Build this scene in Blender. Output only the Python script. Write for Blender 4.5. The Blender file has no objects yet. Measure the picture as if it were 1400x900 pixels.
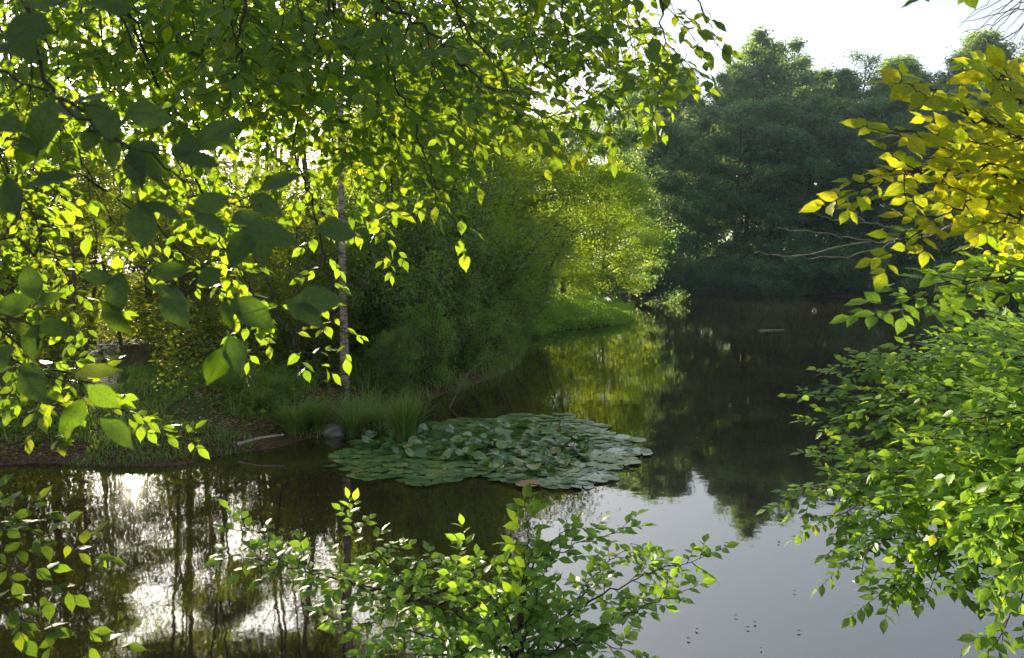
import bpy, math, random
import numpy as np
from mathutils import Vector
R = math.radians
SC = bpy.context.scene
COL = SC.collection

# ------------------------------------------------------------------ camera, sky, sun, exposure
CAM_Z = 2.2; F = 1019.0; PITCH = math.atan(80.0 / F)
cam = bpy.data.cameras.new('camera'); camo = bpy.data.objects.new('camera', cam); COL.objects.link(camo)
camo.location = (0, 0, CAM_Z); camo.rotation_euler = (R(90) - PITCH, 0, 0)
cam.sensor_width = 36; cam.lens = 36 * F / 1400; cam.clip_start = 0.05; cam.clip_end = 3000
cam.dof.use_dof = True; cam.dof.focus_distance = 7.0; cam.dof.aperture_fstop = 9.5
SC.camera = camo
SUN_EL, SUN_AZ = R(13.8), R(-27.5)            # azimuth from +Y, negative = to the left
SUN = np.array([math.sin(SUN_AZ) * math.cos(SUN_EL), math.cos(SUN_AZ) * math.cos(SUN_EL), math.sin(SUN_EL)])
world = bpy.data.worlds.new('World'); SC.world = world; world.use_nodes = True
wn = world.node_tree; wn.nodes.clear()
sky = wn.nodes.new('ShaderNodeTexSky'); sky.sky_type = 'NISHITA'; sky.sun_disc = False
sky.sun_elevation = SUN_EL; sky.sun_rotation = SUN_AZ
sky.air_density = 1.0; sky.dust_density = 2.2; sky.ozone_density = 1.4
hs = wn.nodes.new('ShaderNodeHueSaturation'); hs.inputs['Saturation'].default_value = 0.42
bg = wn.nodes.new('ShaderNodeBackground'); bg.inputs['Strength'].default_value = 0.068
wo = wn.nodes.new('ShaderNodeOutputWorld')
wn.links.new(sky.outputs[0], hs.inputs['Color']); wn.links.new(hs.outputs[0], bg.inputs['Color']); wn.links.new(bg.outputs[0], wo.inputs['Surface'])
sl = bpy.data.lights.new('sun', 'SUN'); sl.energy = 5.0; sl.angle = R(0.55); sl.color = (1.0, 0.86, 0.64)
so = bpy.data.objects.new('sun', sl); COL.objects.link(so)
so.rotation_euler = Vector((-SUN[0], -SUN[1], -SUN[2])).to_track_quat('-Z', 'Y').to_euler()
vs = SC.view_settings; vs.view_transform = 'Standard'; vs.look = 'None'; vs.gamma = 1; vs.exposure = 2.15
SC.render.engine = 'CYCLES'
cy = SC.cycles
cy.max_bounces = 10; cy.diffuse_bounces = 7; cy.glossy_bounces = 3; cy.transmission_bounces = 5; cy.transparent_max_bounces = 6
cy.use_denoising = True; cy.sample_clamp_indirect = 6; cy.caustics_reflective = False; cy.caustics_refractive = False

# ------------------------------------------------------------------ helpers
def P(x, y, d):
    """world point seen at photo pixel (x, y) at distance d straight ahead"""
    u, v = (x - 700) / F, (450 - y) / F
    Y = math.cos(PITCH) + v * math.sin(PITCH); Z = -math.sin(PITCH) + v * math.cos(PITCH)
    return np.array([u / Y * d, d, CAM_Z + Z / Y * d])
def G(x, y, z=0.0):
    """world point on the level z seen at photo pixel (x, y)"""
    p = P(x, y, 1.0); k = (z - CAM_Z) / (p[2] - CAM_Z)
    return np.array([p[0] * k, k, z])
def norm(v):
    return v / (np.linalg.norm(v, axis=-1, keepdims=True) + 1e-12)
def mesh_from(name, V, faces, mat, uv=None, rnd=None, smooth=True):
    """V (n,3); faces: list of int arrays (k,3) or (k,4); uv/rnd per vertex"""
    me = bpy.data.meshes.new(name)
    V = np.asarray(V, dtype=np.float32)
    me.vertices.add(len(V)); me.vertices.foreach_set('co', V.ravel())
    faces = [np.asarray(f, dtype=np.int32) for f in faces if len(f)]
    loops = np.concatenate([f.ravel() for f in faces])
    tot = np.concatenate([np.full(len(f), f.shape[1], dtype=np.int32) for f in faces])
    start = np.concatenate([[0], np.cumsum(tot)[:-1]]).astype(np.int32)
    me.loops.add(len(loops)); me.loops.foreach_set('vertex_index', loops)
    me.polygons.add(len(tot)); me.polygons.foreach_set('loop_start', start); me.polygons.foreach_set('loop_total', tot)
    me.update(calc_edges=True)
    me.polygons.foreach_set('use_smooth', np.full(len(tot), smooth, dtype=bool))
    if uv is not None:
        l = me.uv_layers.new(name='UVMap'); l.data.foreach_set('uv', np.asarray(uv, dtype=np.float32)[loops].ravel())
    if rnd is not None:
        a = me.attributes.new('rnd', 'FLOAT', 'POINT'); a.data.foreach_set('value', np.asarray(rnd, dtype=np.float32))
    me.materials.append(mat); me.validate()
    return me
def link(name, me, parent=None, **props):
    o = bpy.data.objects.new(name, me); COL.objects.link(o)
    if parent is not None: o.parent = parent
    for k, v in props.items(): o[k] = v
    return o
def thing(name, label, cat, loc=(0, 0, 0), rz=0.0, group=None, scale=1.0):
    o = bpy.data.objects.new(name, None); COL.objects.link(o); o.empty_display_size = .3
    o.location = loc; o.rotation_euler = (0, 0, rz); o.scale = (scale,) * 3
    o['label'] = label; o['category'] = cat
    if group: o['group'] = group
    return o
def catmull(pts, n=8):
    p = np.asarray(pts, float); p = np.vstack([2 * p[0] - p[1], p, 2 * p[-1] - p[-2]])
    out = []
    for i in range(1, len(p) - 2):
        for t in np.linspace(0, 1, n, endpoint=False):
            a, b, c, d = p[i - 1:i + 3]
            out.append(.5 * (2 * b + (c - a) * t + (2 * a - 5 * b + 4 * c - d) * t * t + (3 * b - a - 3 * c + d) * t ** 3))
    out.append(p[-2]); return np.array(out)

class Wood:
    def __init__(s): s.V = []; s.Q = []; s.n = 0
    def tube(s, pts, rad, sides=6, cap=True):
        pts = np.asarray(pts, float); m = len(pts)
        if m < 2: return
        rad = np.broadcast_to(rad, (m,)) if np.ndim(rad) == 0 else np.asarray(rad)
        T = norm(np.gradient(pts, axis=0)); ref = np.array([0, 0, 1.0]) if abs(T[0][2]) < .9 else np.array([1.0, 0, 0])
        A = norm(np.cross(T, ref)); B = np.cross(T, A)
        ang = np.linspace(0, 2 * math.pi, sides, endpoint=False)
        V = pts[:, None] + rad[:, None, None] * (np.cos(ang)[None, :, None] * A[:, None] + np.sin(ang)[None, :, None] * B[:, None])
        i = np.arange(m - 1)[:, None] * sides; j = np.arange(sides)[None]; k = (j + 1) % sides
        q = np.stack([i + j, i + k, i + sides + k, i + sides + j], -1).reshape(-1, 4) + s.n
        s.V.append(V.reshape(-1, 3)); s.Q.append(q); s.n += m * sides
    def mesh(s, name, mat):
        return mesh_from(name, np.vstack(s.V), [np.vstack(s.Q)], mat)

# leaf shapes: rows (t along, half width, lift) -> local verts x=along, y=across, z=normal
def leaf_template(kind='beech'):
    if kind == 'beech':
        rows = [(-.13, .008), (0, .03), (.10, .13), (.26, .25), (.44, .29), (.62, .25), (.80, .145), (.92, .05)]
    elif kind == 'oval':
        rows = [(-.10, .01), (0, .04), (.15, .26), (.40, .36), (.68, .25), (.90, .09)]
    V = []; UV = []
    for i, (t, w) in enumerate(rows):
        zz = -.14 * max(t, 0) ** 2
        wav = (.018 if i % 2 else -.018) if 1 < i else 0
        V += [(t, w, zz + .16 * w + wav), (t, 0, zz), (t, -w, zz + .16 * w + wav)]
        UV += [(.5 + w * 1.4, max(t, 0)), (.5, max(t, 0)), (.5 - w * 1.4, max(t, 0))]
    V.append((1.06, 0, -.16)); UV.append((.5, 1))
    m = len(rows); Q = []; T = []
    for i in range(m - 1):
        a = 3 * i
        Q += [(a, a + 3, a + 4, a + 1), (a + 1, a + 4, a + 5, a + 2)]
    a = 3 * (m - 1); T += [(a, a + 3, a + 1), (a + 1, a + 3, a + 2)]
    return np.array(V), np.array(Q), np.array(T), np.array(UV)
BEECH, OVAL = leaf_template('beech'), leaf_template('oval')
KITE = (np.array([(0, 0, 0), (.45, .30, .07), (1, 0, -.08), (.45, -.30, .07)]), np.array([(0, 1, 2, 3)]), np.zeros((0, 3), int), np.array([(.5, 0), (.9, .45), (.5, 1), (.1, .45)]))

def leaves_mesh(name, pos, axis, nrm, size, rnd, mat, tmpl, smooth=True):
    pos, axis, nrm = map(lambda a: np.asarray(a, float).reshape(-1, 3), (pos, axis, nrm)); size = np.asarray(size, float); rnd = np.asarray(rnd, float)
    tv, tq, tt, tuv = tmpl
    ax = norm(axis); side = norm(np.cross(nrm, ax)); nn = np.cross(ax, side)
    n, k = len(pos), len(tv)
    V = pos[:, None] + size[:, None, None] * (tv[None, :, 0:1] * ax[:, None] + tv[None, :, 1:2] * side[:, None] + tv[None, :, 2:3] * nn[:, None])
    off = (np.arange(n) * k)[:, None, None]
    fs = [(tq[None] + off).reshape(-1, 4)]
    if len(tt): fs.append((tt[None] + off).reshape(-1, 3))
    return mesh_from(name, V.reshape(-1, 3), fs, mat, np.tile(tuv, (n, 1)), np.repeat(rnd, k), smooth)

class Leaves:
    def __init__(s): s.p = []; s.a = []; s.n = []; s.s = []; s.r = []
    def add(s, p, a, n, sz, r): s.p.append(p); s.a.append(a); s.n.append(n); s.s.append(sz); s.r.append(r)

# ------------------------------------------------------------------ materials
def mat(name):
    m = bpy.data.materials.new(name); m.use_nodes = True; nt = m.node_tree; nt.nodes.clear()
    o = nt.nodes.new('ShaderNodeOutputMaterial'); return m, nt, o
def N(nt, typ, **kw):
    n = nt.nodes.new(typ)
    for k, v in kw.items():
        if k in n.inputs.keys(): n.inputs[k].default_value = v
        else: setattr(n, k, v)
    return n
def ramp(nt, stops):
    r = nt.nodes.new('ShaderNodeValToRGB'); e = r.color_ramp.elements
    while len(e) < len(stops): e.new(.5)
    for el, (p, c) in zip(e, stops): el.position = p; el.color = (*c, 1)
    return r
def leaf_mat(name, refl, trans, veins=True, rough=.5, tw=.5, extra=None):
    """refl / trans: ramp stops over the per-leaf random value"""
    m, nt, out = mat(name); L = nt.links.new
    at = N(nt, 'ShaderNodeAttribute', attribute_name='rnd')
    oi = N(nt, 'ShaderNodeObjectInfo')
    r1, r2 = ramp(nt, refl), ramp(nt, trans)
    L(at.outputs['Fac'], r1.inputs[0]); L(at.outputs['Fac'], r2.inputs[0])
    hv = N(nt, 'ShaderNodeMapRange'); hv.inputs['To Min'].default_value = .78; hv.inputs['To Max'].default_value = 1.15
    L(oi.outputs['Random'], hv.inputs['Value'])
    c1, c2 = r1.outputs[0], r2.outputs[0]
    pr = N(nt, 'ShaderNodeBsdfPrincipled'); pr.inputs['Roughness'].default_value = rough; pr.inputs['IOR'].default_value = 1.45
    tr = N(nt, 'ShaderNodeBsdfTranslucent')
    if not veins:
        for c, tgt in ((c1, pr.inputs['Base Color']), (c2, tr.inputs['Color'])):
            mx = N(nt, 'ShaderNodeHueSaturation'); L(c, mx.inputs['Color']); L(hv.outputs[0], mx.inputs['Value']); L(mx.outputs[0], tgt)
    else:
        uv = N(nt, 'ShaderNodeUVMap'); sp = N(nt, 'ShaderNodeSeparateXYZ'); L(uv.outputs[0], sp.inputs[0])
        su = N(nt, 'ShaderNodeMath', operation='SUBTRACT'); su.inputs[1].default_value = .5; L(sp.outputs[0], su.inputs[0])
        ab = N(nt, 'ShaderNodeMath', operation='ABSOLUTE'); L(su.outputs[0], ab.inputs[0])
        ma = N(nt, 'ShaderNodeMath', operation='MULTIPLY_ADD'); ma.inputs[1].default_value = -.55; L(ab.outputs[0], ma.inputs[0]); L(sp.outputs[1], ma.inputs[2])
        ml = N(nt, 'ShaderNodeMath', operation='MULTIPLY'); ml.inputs[1].default_value = 9.0; L(ma.outputs[0], ml.inputs[0])
        fr = N(nt, 'ShaderNodeMath', operation='PINGPONG'); fr.inputs[1].default_value = .5; L(ml.outputs[0], fr.inputs[0])
        v1 = N(nt, 'ShaderNodeMapRange'); v1.inputs['From Max'].default_value = .12; v1.inputs['To Min'].default_value = 1; v1.inputs['To Max'].default_value = 0; L(fr.outputs[0], v1.inputs['Value'])
        v2 = N(nt, 'ShaderNodeMapRange'); v2.inputs['From Max'].default_value = .035; v2.inputs['To Min'].default_value = 1; v2.inputs['To Max'].default_value = 0; L(ab.outputs[0], v2.inputs['Value'])
        vm = N(nt, 'ShaderNodeMath', operation='MAXIMUM'); L(v1.outputs[0], vm.inputs[0]); L(v2.outputs[0], vm.inputs[1])
        no = N(nt, 'ShaderNodeTexNoise'); no.inputs['Scale'].default_value = 60; no.inputs['Detail'].default_value = 2
        nr = N(nt, 'ShaderNodeMapRange'); nr.inputs['From Min'].default_value = .3; nr.inputs['From Max'].default_value = .7; nr.inputs['To Min'].default_value = .8; nr.inputs['To Max'].default_value = 1.15; L(no.outputs[0], nr.inputs['Value'])
        dk = N(nt, 'ShaderNodeMapRange'); dk.inputs['To Min'].default_value = 1; dk.inputs['To Max'].default_value = .62; L(vm.outputs[0], dk.inputs['Value'])
        mu = N(nt, 'ShaderNodeMath', operation='MULTIPLY'); L(dk.outputs[0], mu.inputs[0]); L(nr.outputs[0], mu.inputs[1])
        sn = N(nt, 'ShaderNodeTexNoise'); sn.inputs['Scale'].default_value = 95; sn.inputs['Detail'].default_value = 3
        sr = N(nt, 'ShaderNodeMapRange'); sr.inputs['From Min'].default_value = .66; sr.inputs['From Max'].default_value = .72; L(sn.outputs[0], sr.inputs['Value'])
        for which in (0, 1):
            bx = N(nt, 'ShaderNodeMix', data_type='RGBA'); L(sr.outputs[0], bx.inputs[0]); L((c1, c2)[which], bx.inputs[6]); bx.inputs[7].default_value = (.12, .06, .02, 1)
            if which: c2 = bx.outputs[2]
            else: c1 = bx.outputs[2]
        h1 = N(nt, 'ShaderNodeHueSaturation'); L(c1, h1.inputs['Color']); L(nr.outputs[0], h1.inputs['Value']); L(h1.outputs[0], pr.inputs['Base Color'])
        h2 = N(nt, 'ShaderNodeHueSaturation'); L(c2, h2.inputs['Color']); L(mu.outputs[0], h2.inputs['Value']); L(h2.outputs[0], tr.inputs['Color'])
        bp = N(nt, 'ShaderNodeBump'); bp.inputs['Strength'].default_value = .35; bp.inputs['Distance'].default_value = .002; L(fr.outputs[0], bp.inputs['Height'])
        L(bp.outputs[0], pr.inputs['Normal'])
    mx = N(nt, 'ShaderNodeMixShader'); mx.inputs[0].default_value = tw
    L(pr.outputs[0], mx.inputs[1]); L(tr.outputs[0], mx.inputs[2]); L(mx.outputs[0], out.inputs['Surface'])
    return m
M = {}
M['beech'] = leaf_mat('beech_leaf', [(0, (.045, .10, .018)), (.6, (.07, .14, .022)), (.97, (.10, .17, .02)), (1, (.30, .20, .03))],
                      [(0, (.26, .46, .02)), (.6, (.42, .62, .02)), (.9, (.62, .72, .02)), (1, (.75, .55, .04))])
M['beech_shade'] = leaf_mat('shade_toned_beech_leaf', [(0, (.03, .07, .014)), (1, (.06, .11, .02))], [(0, (.10, .20, .01)), (.8, (.18, .30, .01)), (1, (.40, .50, .02))], tw=.4)  # canopy shade on the near branch put into darker, less translucent leaf colours
M['gold'] = leaf_mat('yellowing_leaf', [(0, (.11, .20, .02)), (.5, (.20, .28, .02)), (1, (.32, .32, .02))],
                     [(0, (.46, .72, .02)), (.5, (.78, .82, .02)), (1, (.92, .80, .02))], tw=.6)
M['shrub'] = leaf_mat('shrub_leaf', [(0, (.10, .21, .035)), (.6, (.17, .32, .05)), (.96, (.24, .40, .07)), (1, (.44, .38, .06))],
                      [(0, (.30, .55, .03)), (.7, (.48, .74, .04)), (1, (.70, .76, .04))], rough=.42, tw=.45)
M['wood_green'] = leaf_mat('woodland_leaf', [(0, (.035, .075, .02)), (.7, (.06, .11, .02)), (1, (.12, .14, .02))],
                           [(0, (.20, .34, .02)), (.6, (.38, .48, .02)), (1, (.66, .56, .03))], veins=False, tw=.5)
M['willow'] = leaf_mat('willow_leaf', [(0, (.09, .18, .05)), (.7, (.15, .27, .07)), (1, (.22, .31, .06))],
                       [(0, (.30, .48, .05)), (.6, (.46, .64, .05)), (1, (.66, .70, .05))], veins=False, tw=.45)
M['aspen'] = leaf_mat('aspen_leaf', [(0, (.09, .17, .025)), (.7, (.14, .24, .03)), (1, (.24, .28, .03))],
                      [(0, (.34, .54, .02)), (.6, (.52, .68, .02)), (1, (.74, .70, .03))], veins=False, tw=.5)
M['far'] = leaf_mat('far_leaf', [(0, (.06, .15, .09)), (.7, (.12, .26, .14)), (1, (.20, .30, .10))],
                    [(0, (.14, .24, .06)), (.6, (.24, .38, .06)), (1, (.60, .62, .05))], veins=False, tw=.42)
M['grass'] = leaf_mat('grass_blade', [(0, (.07, .16, .03)), (.7, (.13, .26, .045)), (1, (.28, .28, .09))],
                      [(0, (.20, .40, .03)), (1, (.45, .50, .05))], veins=False, tw=.35)
M['marsh'] = leaf_mat('marsh_leaf', [(0, (.10, .22, .04)), (1, (.18, .34, .05))], [(0, (.36, .62, .05)), (1, (.5, .7, .05))], veins=False, tw=.4)

def bark(name, c1, c2, scale=18, marks=None):
    m, nt, out = mat(name); L = nt.links.new
    tc = N(nt, 'ShaderNodeTexCoord'); mp = N(nt, 'ShaderNodeMapping'); mp.inputs['Scale'].default_value = (1, 1, .25 if marks is None else 3.5); L(tc.outputs['Object'], mp.inputs[0])
    no = N(nt, 'ShaderNodeTexNoise'); no.inputs['Scale'].default_value = scale; no.inputs['Detail'].default_value = 5; L(mp.outputs[0], no.inputs[0])
    rp = ramp(nt, [(.35, c1), (.65, c2)] if marks is None else [(.38, marks), (.46, c1), (.7, c2)]); L(no.outputs[0], rp.inputs[0])
    pr = N(nt, 'ShaderNodeBsdfPrincipled'); pr.inputs['Roughness'].default_value = .85; L(rp.outputs[0], pr.inputs['Base Color'])
    bp = N(nt, 'ShaderNodeBump'); bp.inputs['Strength'].default_value = .6; bp.inputs['Distance'].default_value = .01; L(no.outputs[0], bp.inputs['Height']); L(bp.outputs[0], pr.inputs['Normal'])
    L(pr.outputs[0], out.inputs['Surface']); return m
M['bark'] = bark('bark', (.05, .038, .026), (.15, .12, .085))
M['twig'] = bark('twig_bark', (.022, .015, .010), (.055, .038, .024), 40)
M['birch'] = bark('birch_bark', (.20, .17, .12), (.36, .31, .23), 9, (.06, .05, .04))
M['dead'] = bark('dead_wood', (.20, .17, .13), (.38, .34, .28), 30)

def ground_mat():
    m, nt, out = mat('forest_floor'); L = nt.links.new
    ge = N(nt, 'ShaderNodeNewGeometry')
    n1 = N(nt, 'ShaderNodeTexNoise'); n1.inputs['Scale'].default_value = .7; n1.inputs['Detail'].default_value = 4; L(ge.outputs[0], n1.inputs[0])
    n2 = N(nt, 'ShaderNodeTexNoise'); n2.inputs['Scale'].default_value = 28; n2.inputs['Detail'].default_value = 5; L(ge.outputs[0], n2.inputs[0])
    vo = N(nt, 'ShaderNodeTexVoronoi'); vo.inputs['Scale'].default_value = 22; L(ge.outputs[0], vo.inputs[0])
    soil = ramp(nt, [(.3, (.030, .021, .012)), (.55, (.10, .065, .036)), (.75, (.19, .13, .075))]); L(n2.outputs[0], soil.inputs[0])
    moss = ramp(nt, [(.3, (.03, .055, .012)), (.7, (.09, .13, .025))]); L(n2.outputs[0], moss.inputs[0])
    sp = N(nt, 'ShaderNodeSeparateXYZ'); L(ge.outputs[0], sp.inputs[0])
    hh = N(nt, 'ShaderNodeMapRange'); hh.inputs['From Min'].default_value = .10; hh.inputs['From Max'].default_value = .30; L(sp.outputs[2], hh.inputs['Value'])
    mm = N(nt, 'ShaderNodeMapRange'); mm.inputs['From Min'].default_value = .40; mm.inputs['From Max'].default_value = .56; L(n1.outputs[0], mm.inputs['Value'])
    mu = N(nt, 'ShaderNodeMath', operation='MULTIPLY'); L(hh.outputs[0], mu.inputs[0]); L(mm.outputs[0], mu.inputs[1])
    mx = N(nt, 'ShaderNodeMix', data_type='RGBA'); L(mu.outputs[0], mx.inputs[0]); L(soil.outputs[0], mx.inputs[6]); L(moss.outputs[0], mx.inputs[7])
    # wet near the water line
    we = N(nt, 'ShaderNodeMapRange'); we.inputs['From Min'].default_value = .02; we.inputs['From Max'].default_value = .10; we.inputs['To Min'].default_value = .5; we.inputs['To Max'].default_value = .9; L(sp.outputs[2], we.inputs['Value'])
    pr = N(nt, 'ShaderNodeBsdfPrincipled'); L(mx.outputs[2], pr.inputs['Base Color']); L(we.outputs[0], pr.inputs['Roughness']); pr.inputs['Specular IOR Level'].default_value = .12
    bp = N(nt, 'ShaderNodeBump'); bp.inputs['Strength'].default_value = .9; bp.inputs['Distance'].default_value = .03
    ad = N(nt, 'ShaderNodeMath', operation='ADD'); L(n2.outputs[0], ad.inputs[0]); L(vo.outputs['Distance'], ad.inputs[1]); L(ad.outputs[0], bp.inputs['Height']); L(bp.outputs[0], pr.inputs['Normal'])
    L(pr.outputs[0], out.inputs['Surface']); return m
M['ground'] = ground_mat()
def water_mat():
    m, nt, out = mat('pond_water'); L = nt.links.new
    ge = N(nt, 'ShaderNodeNewGeometry')
    n1 = N(nt, 'ShaderNodeTexNoise'); n1.inputs['Scale'].default_value = 2.2; n1.inputs['Detail'].default_value = 2; L(ge.outputs[0], n1.inputs[0])
    n2 = N(nt, 'ShaderNodeTexNoise'); n2.inputs['Scale'].default_value = 11; n2.inputs['Detail'].default_value = 2; L(ge.outputs[0], n2.inputs[0])
    mu = N(nt, 'ShaderNodeMath', operation='MULTIPLY_ADD'); mu.inputs[1].default_value = .12; L(n2.outputs[0], mu.inputs[0]); L(n1.outputs[0], mu.inputs[2])
    bp = N(nt, 'ShaderNodeBump'); bp.inputs['Strength'].default_value = .35; bp.inputs['Distance'].default_value = .004; L(mu.outputs[0], bp.inputs['Height'])
    pr = N(nt, 'ShaderNodeBsdfPrincipled'); pr.inputs['Base Color'].default_value = (.028, .017, .008, 1)
    pr.inputs['Roughness'].default_value = .025; pr.inputs['IOR'].default_value = 3.0
    L(bp.outputs[0], pr.inputs['Normal']); L(pr.outputs[0], out.inputs['Surface']); return m
M['water'] = water_mat()
def pad_mat():
    m, nt, out = mat('lily_pad'); L = nt.links.new
    at = N(nt, 'ShaderNodeAttribute', attribute_name='rnd'); oi = N(nt, 'ShaderNodeObjectInfo'); ge = N(nt, 'ShaderNodeNewGeometry')
    ad = N(nt, 'ShaderNodeMath', operation='ADD'); L(at.outputs['Fac'], ad.inputs[0]); L(oi.outputs['Random'], ad.inputs[1])
    frr = N(nt, 'ShaderNodeMath', operation='FRACT'); L(ad.outputs[0], frr.inputs[0])
    rp = ramp(nt, [(0, (.03, .09, .025)), (.35, (.07, .17, .04)), (.8, (.15, .25, .06)), (.96, (.22, .28, .08)), (1, (.26, .22, .07))]); L(frr.outputs[0], rp.inputs[0])
    no = N(nt, 'ShaderNodeTexNoise'); no.inputs['Scale'].default_value = 14; no.inputs['Detail'].default_value = 3; L(ge.outputs[0], no.inputs[0])
    nr = N(nt, 'ShaderNodeMapRange'); nr.inputs['From Min'].default_value = .3; nr.inputs['From Max'].default_value = .7; nr.inputs['To Min'].default_value = .7; nr.inputs['To Max'].default_value = 1.3; L(no.outputs[0], nr.inputs['Value'])
    h = N(nt, 'ShaderNodeHueSaturation'); L(rp.outputs[0], h.inputs['Color']); L(nr.outputs[0], h.inputs['Value'])
    pr = N(nt, 'ShaderNodeBsdfPrincipled'); pr.inputs['Roughness'].default_value = .34; pr.inputs['IOR'].default_value = 1.8; L(h.outputs[0], pr.inputs['Base Color'])
    tr = N(nt, 'ShaderNodeBsdfTranslucent'); tr.inputs['Color'].default_value = (.2, .4, .03, 1)
    mx = N(nt, 'ShaderNodeMixShader'); mx.inputs[0].default_value = .2; L(pr.outputs[0], mx.inputs[1]); L(tr.outputs[0], mx.inputs[2]); L(mx.outputs[0], out.inputs['Surface'])
    return m
M['pad'] = pad_mat()
def plain(name, c, rough=.6, noise=None):
    m, nt, out = mat(name); L = nt.links.new
    no = N(nt, 'ShaderNodeTexNoise'); no.inputs['Scale'].default_value = noise or 20; no.inputs['Detail'].default_value = 5
    rp = ramp(nt, [(.3, tuple(x * .55 for x in c)), (.7, tuple(min(1, x * 1.35) for x in c))]); L(no.outputs[0], rp.inputs[0])
    pr = N(nt, 'ShaderNodeBsdfPrincipled'); pr.inputs['Roughness'].default_value = rough; L(rp.outputs[0], pr.inputs['Base Color']); L(pr.outputs[0], out.inputs['Surface'])
    bp = N(nt, 'ShaderNodeBump'); bp.inputs['Strength'].default_value = .5; bp.inputs['Distance'].default_value = .01; L(no.outputs[0], bp.inputs['Height']); L(bp.outputs[0], pr.inputs['Normal'])
    return m
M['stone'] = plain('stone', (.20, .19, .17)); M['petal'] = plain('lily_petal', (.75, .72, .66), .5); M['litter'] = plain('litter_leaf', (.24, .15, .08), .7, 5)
M['pale_sheen_pad'] = plain('pale_sheen_pad', (.22, .30, .21), .32, 7); M['pale_sheen_pad'].node_tree.nodes['Principled BSDF'].inputs['IOR'].default_value = 2.2  # sky sheen of the right-end pads put into a paler base colour
M['brown_pad'] = plain('withered_pad', (.30, .17, .07), .5, 12)

# ------------------------------------------------------------------ terrain and water
OUT = np.array([(-30, 3.0), (-10, 2.9), (-4, 2.9), (0, 3.1), (2.6, 3.2), (4.2, 3.6), (6.2, 6.0), (9, 11), (16, 20), (27, 36), (34, 46), (32, 57), (25, 67), (17, 71.5),
                (10, 71), (6, 66), (4, 57), (3.4, 49), (5.0, 43), (5.6, 37), (4.3, 30.5), (1.6, 27.5), (.6, 24), (.1, 17.5), (-.6, 14.5), (-1.35, 12.6),
                (-1.75, 11.2), (-1.9, 10.1), (-2.4, 9.75), (-2.85, 9.4), (-3.25, 8.8), (-3.9, 8.3), (-4.7, 8.2), (-5.6, 8.3), (-7.5, 8.0), (-12, 7.4), (-30, 7.5)], float)
def outline(n=6):
    p = np.vstack([OUT[-1:], OUT, OUT[:2]]); out = []
    for i in range(1, len(p) - 2):
        for t in np.linspace(0, 1, n, endpoint=False):
            a, b, c, d = p[i - 1:i + 3]
            out.append(.5 * (2 * b + (c - a) * t + (2 * a - 5 * b + 4 * c - d) * t * t + (3 * b - a - 3 * c + d) * t ** 3))
    return np.array(out)
PO = outline()
def pond_sd(X, Y):
    """distance to the water's edge, positive on land"""
    X = np.asarray(X, float); Y = np.asarray(Y, float); best = np.full(X.shape, 1e9); ins = np.zeros(X.shape, bool)
    for i in range(len(PO)):
        a, b = PO[i], PO[(i + 1) % len(PO)]; e = b - a
        t = np.clip(((X - a[0]) * e[0] + (Y - a[1]) * e[1]) / (e @ e + 1e-12), 0, 1)
        best = np.minimum(best, np.hypot(X - a[0] - t * e[0], Y - a[1] - t * e[1]))
        if a[1] != b[1]:
            ins ^= ((a[1] > Y) != (b[1] > Y)) & (X < (b[0] - a[0]) * (Y - a[1]) / (b[1] - a[1]) + a[0])
    return np.where(ins, -best, best)
def noise2(X, Y, f, seed=0):
    r = np.random.RandomState(seed); z = 0
    for k in range(6):
        a = r.uniform(0, 6.28); ph = r.uniform(0, 6.28, 2); ff = f * r.uniform(.6, 1.7)
        z = z + np.sin((X * math.cos(a) + Y * math.sin(a)) * ff + ph[0]) * np.sin((-X * math.sin(a) + Y * math.cos(a)) * ff * 1.2 + ph[1])
    return z / 3.0
def height(X, Y):
    d = pond_sd(X, Y) + .12 * noise2(X, Y, 3.5, 3)
    land = .42 * (1 - np.exp(-np.maximum(d, 0) / 1.3)) + .05 * noise2(X, Y, 2.2, 5) * np.clip(d, 0, 1) + .25 * noise2(X, Y, .25, 8) * np.clip(d / 6, 0, 1)
    land = land + np.clip(.35 * (3.2 - Y), 0, .6) * np.clip(d, 0, 1) + .02 * np.clip(d, 0, 60)
    land = np.maximum(land, .16 * (1 - np.exp(-np.maximum(d, 0) / .7)))
    return np.where(d > 0, land, np.maximum(d * .45, -1.2))
def H1(x, y): return float(height(np.array([x]), np.array([y]))[0])
def axis_coords(c, span, n, fine):
    t = np.linspace(-1, 1, n); return c + np.sign(t) * (np.abs(t) * fine + (span - fine) * np.abs(t) ** 4)
gx = axis_coords(-1.5, 600, 420, 45); gy = axis_coords(9.5, 600, 420, 45)
GX, GY = np.meshgrid(gx, gy, indexing='ij'); GZ = height(GX, GY)
nx, ny = GX.shape; ii = (np.arange(nx - 1)[:, None] * ny + np.arange(ny - 1)[None]).ravel()
link('ground', mesh_from('ground', np.stack([GX, GY, GZ], -1).reshape(-1, 3), [np.stack([ii, ii + ny, ii + ny + 1, ii + 1], -1)], M['ground']), kind='structure')
wv = np.array([(-60, -2, 0), (60, -2, 0), (60, 90, 0), (-60, 90, 0)], float)
link('water', mesh_from('water', wv, [np.array([[0, 1, 2, 3]])], M['water'], smooth=False), kind='structure')

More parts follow.
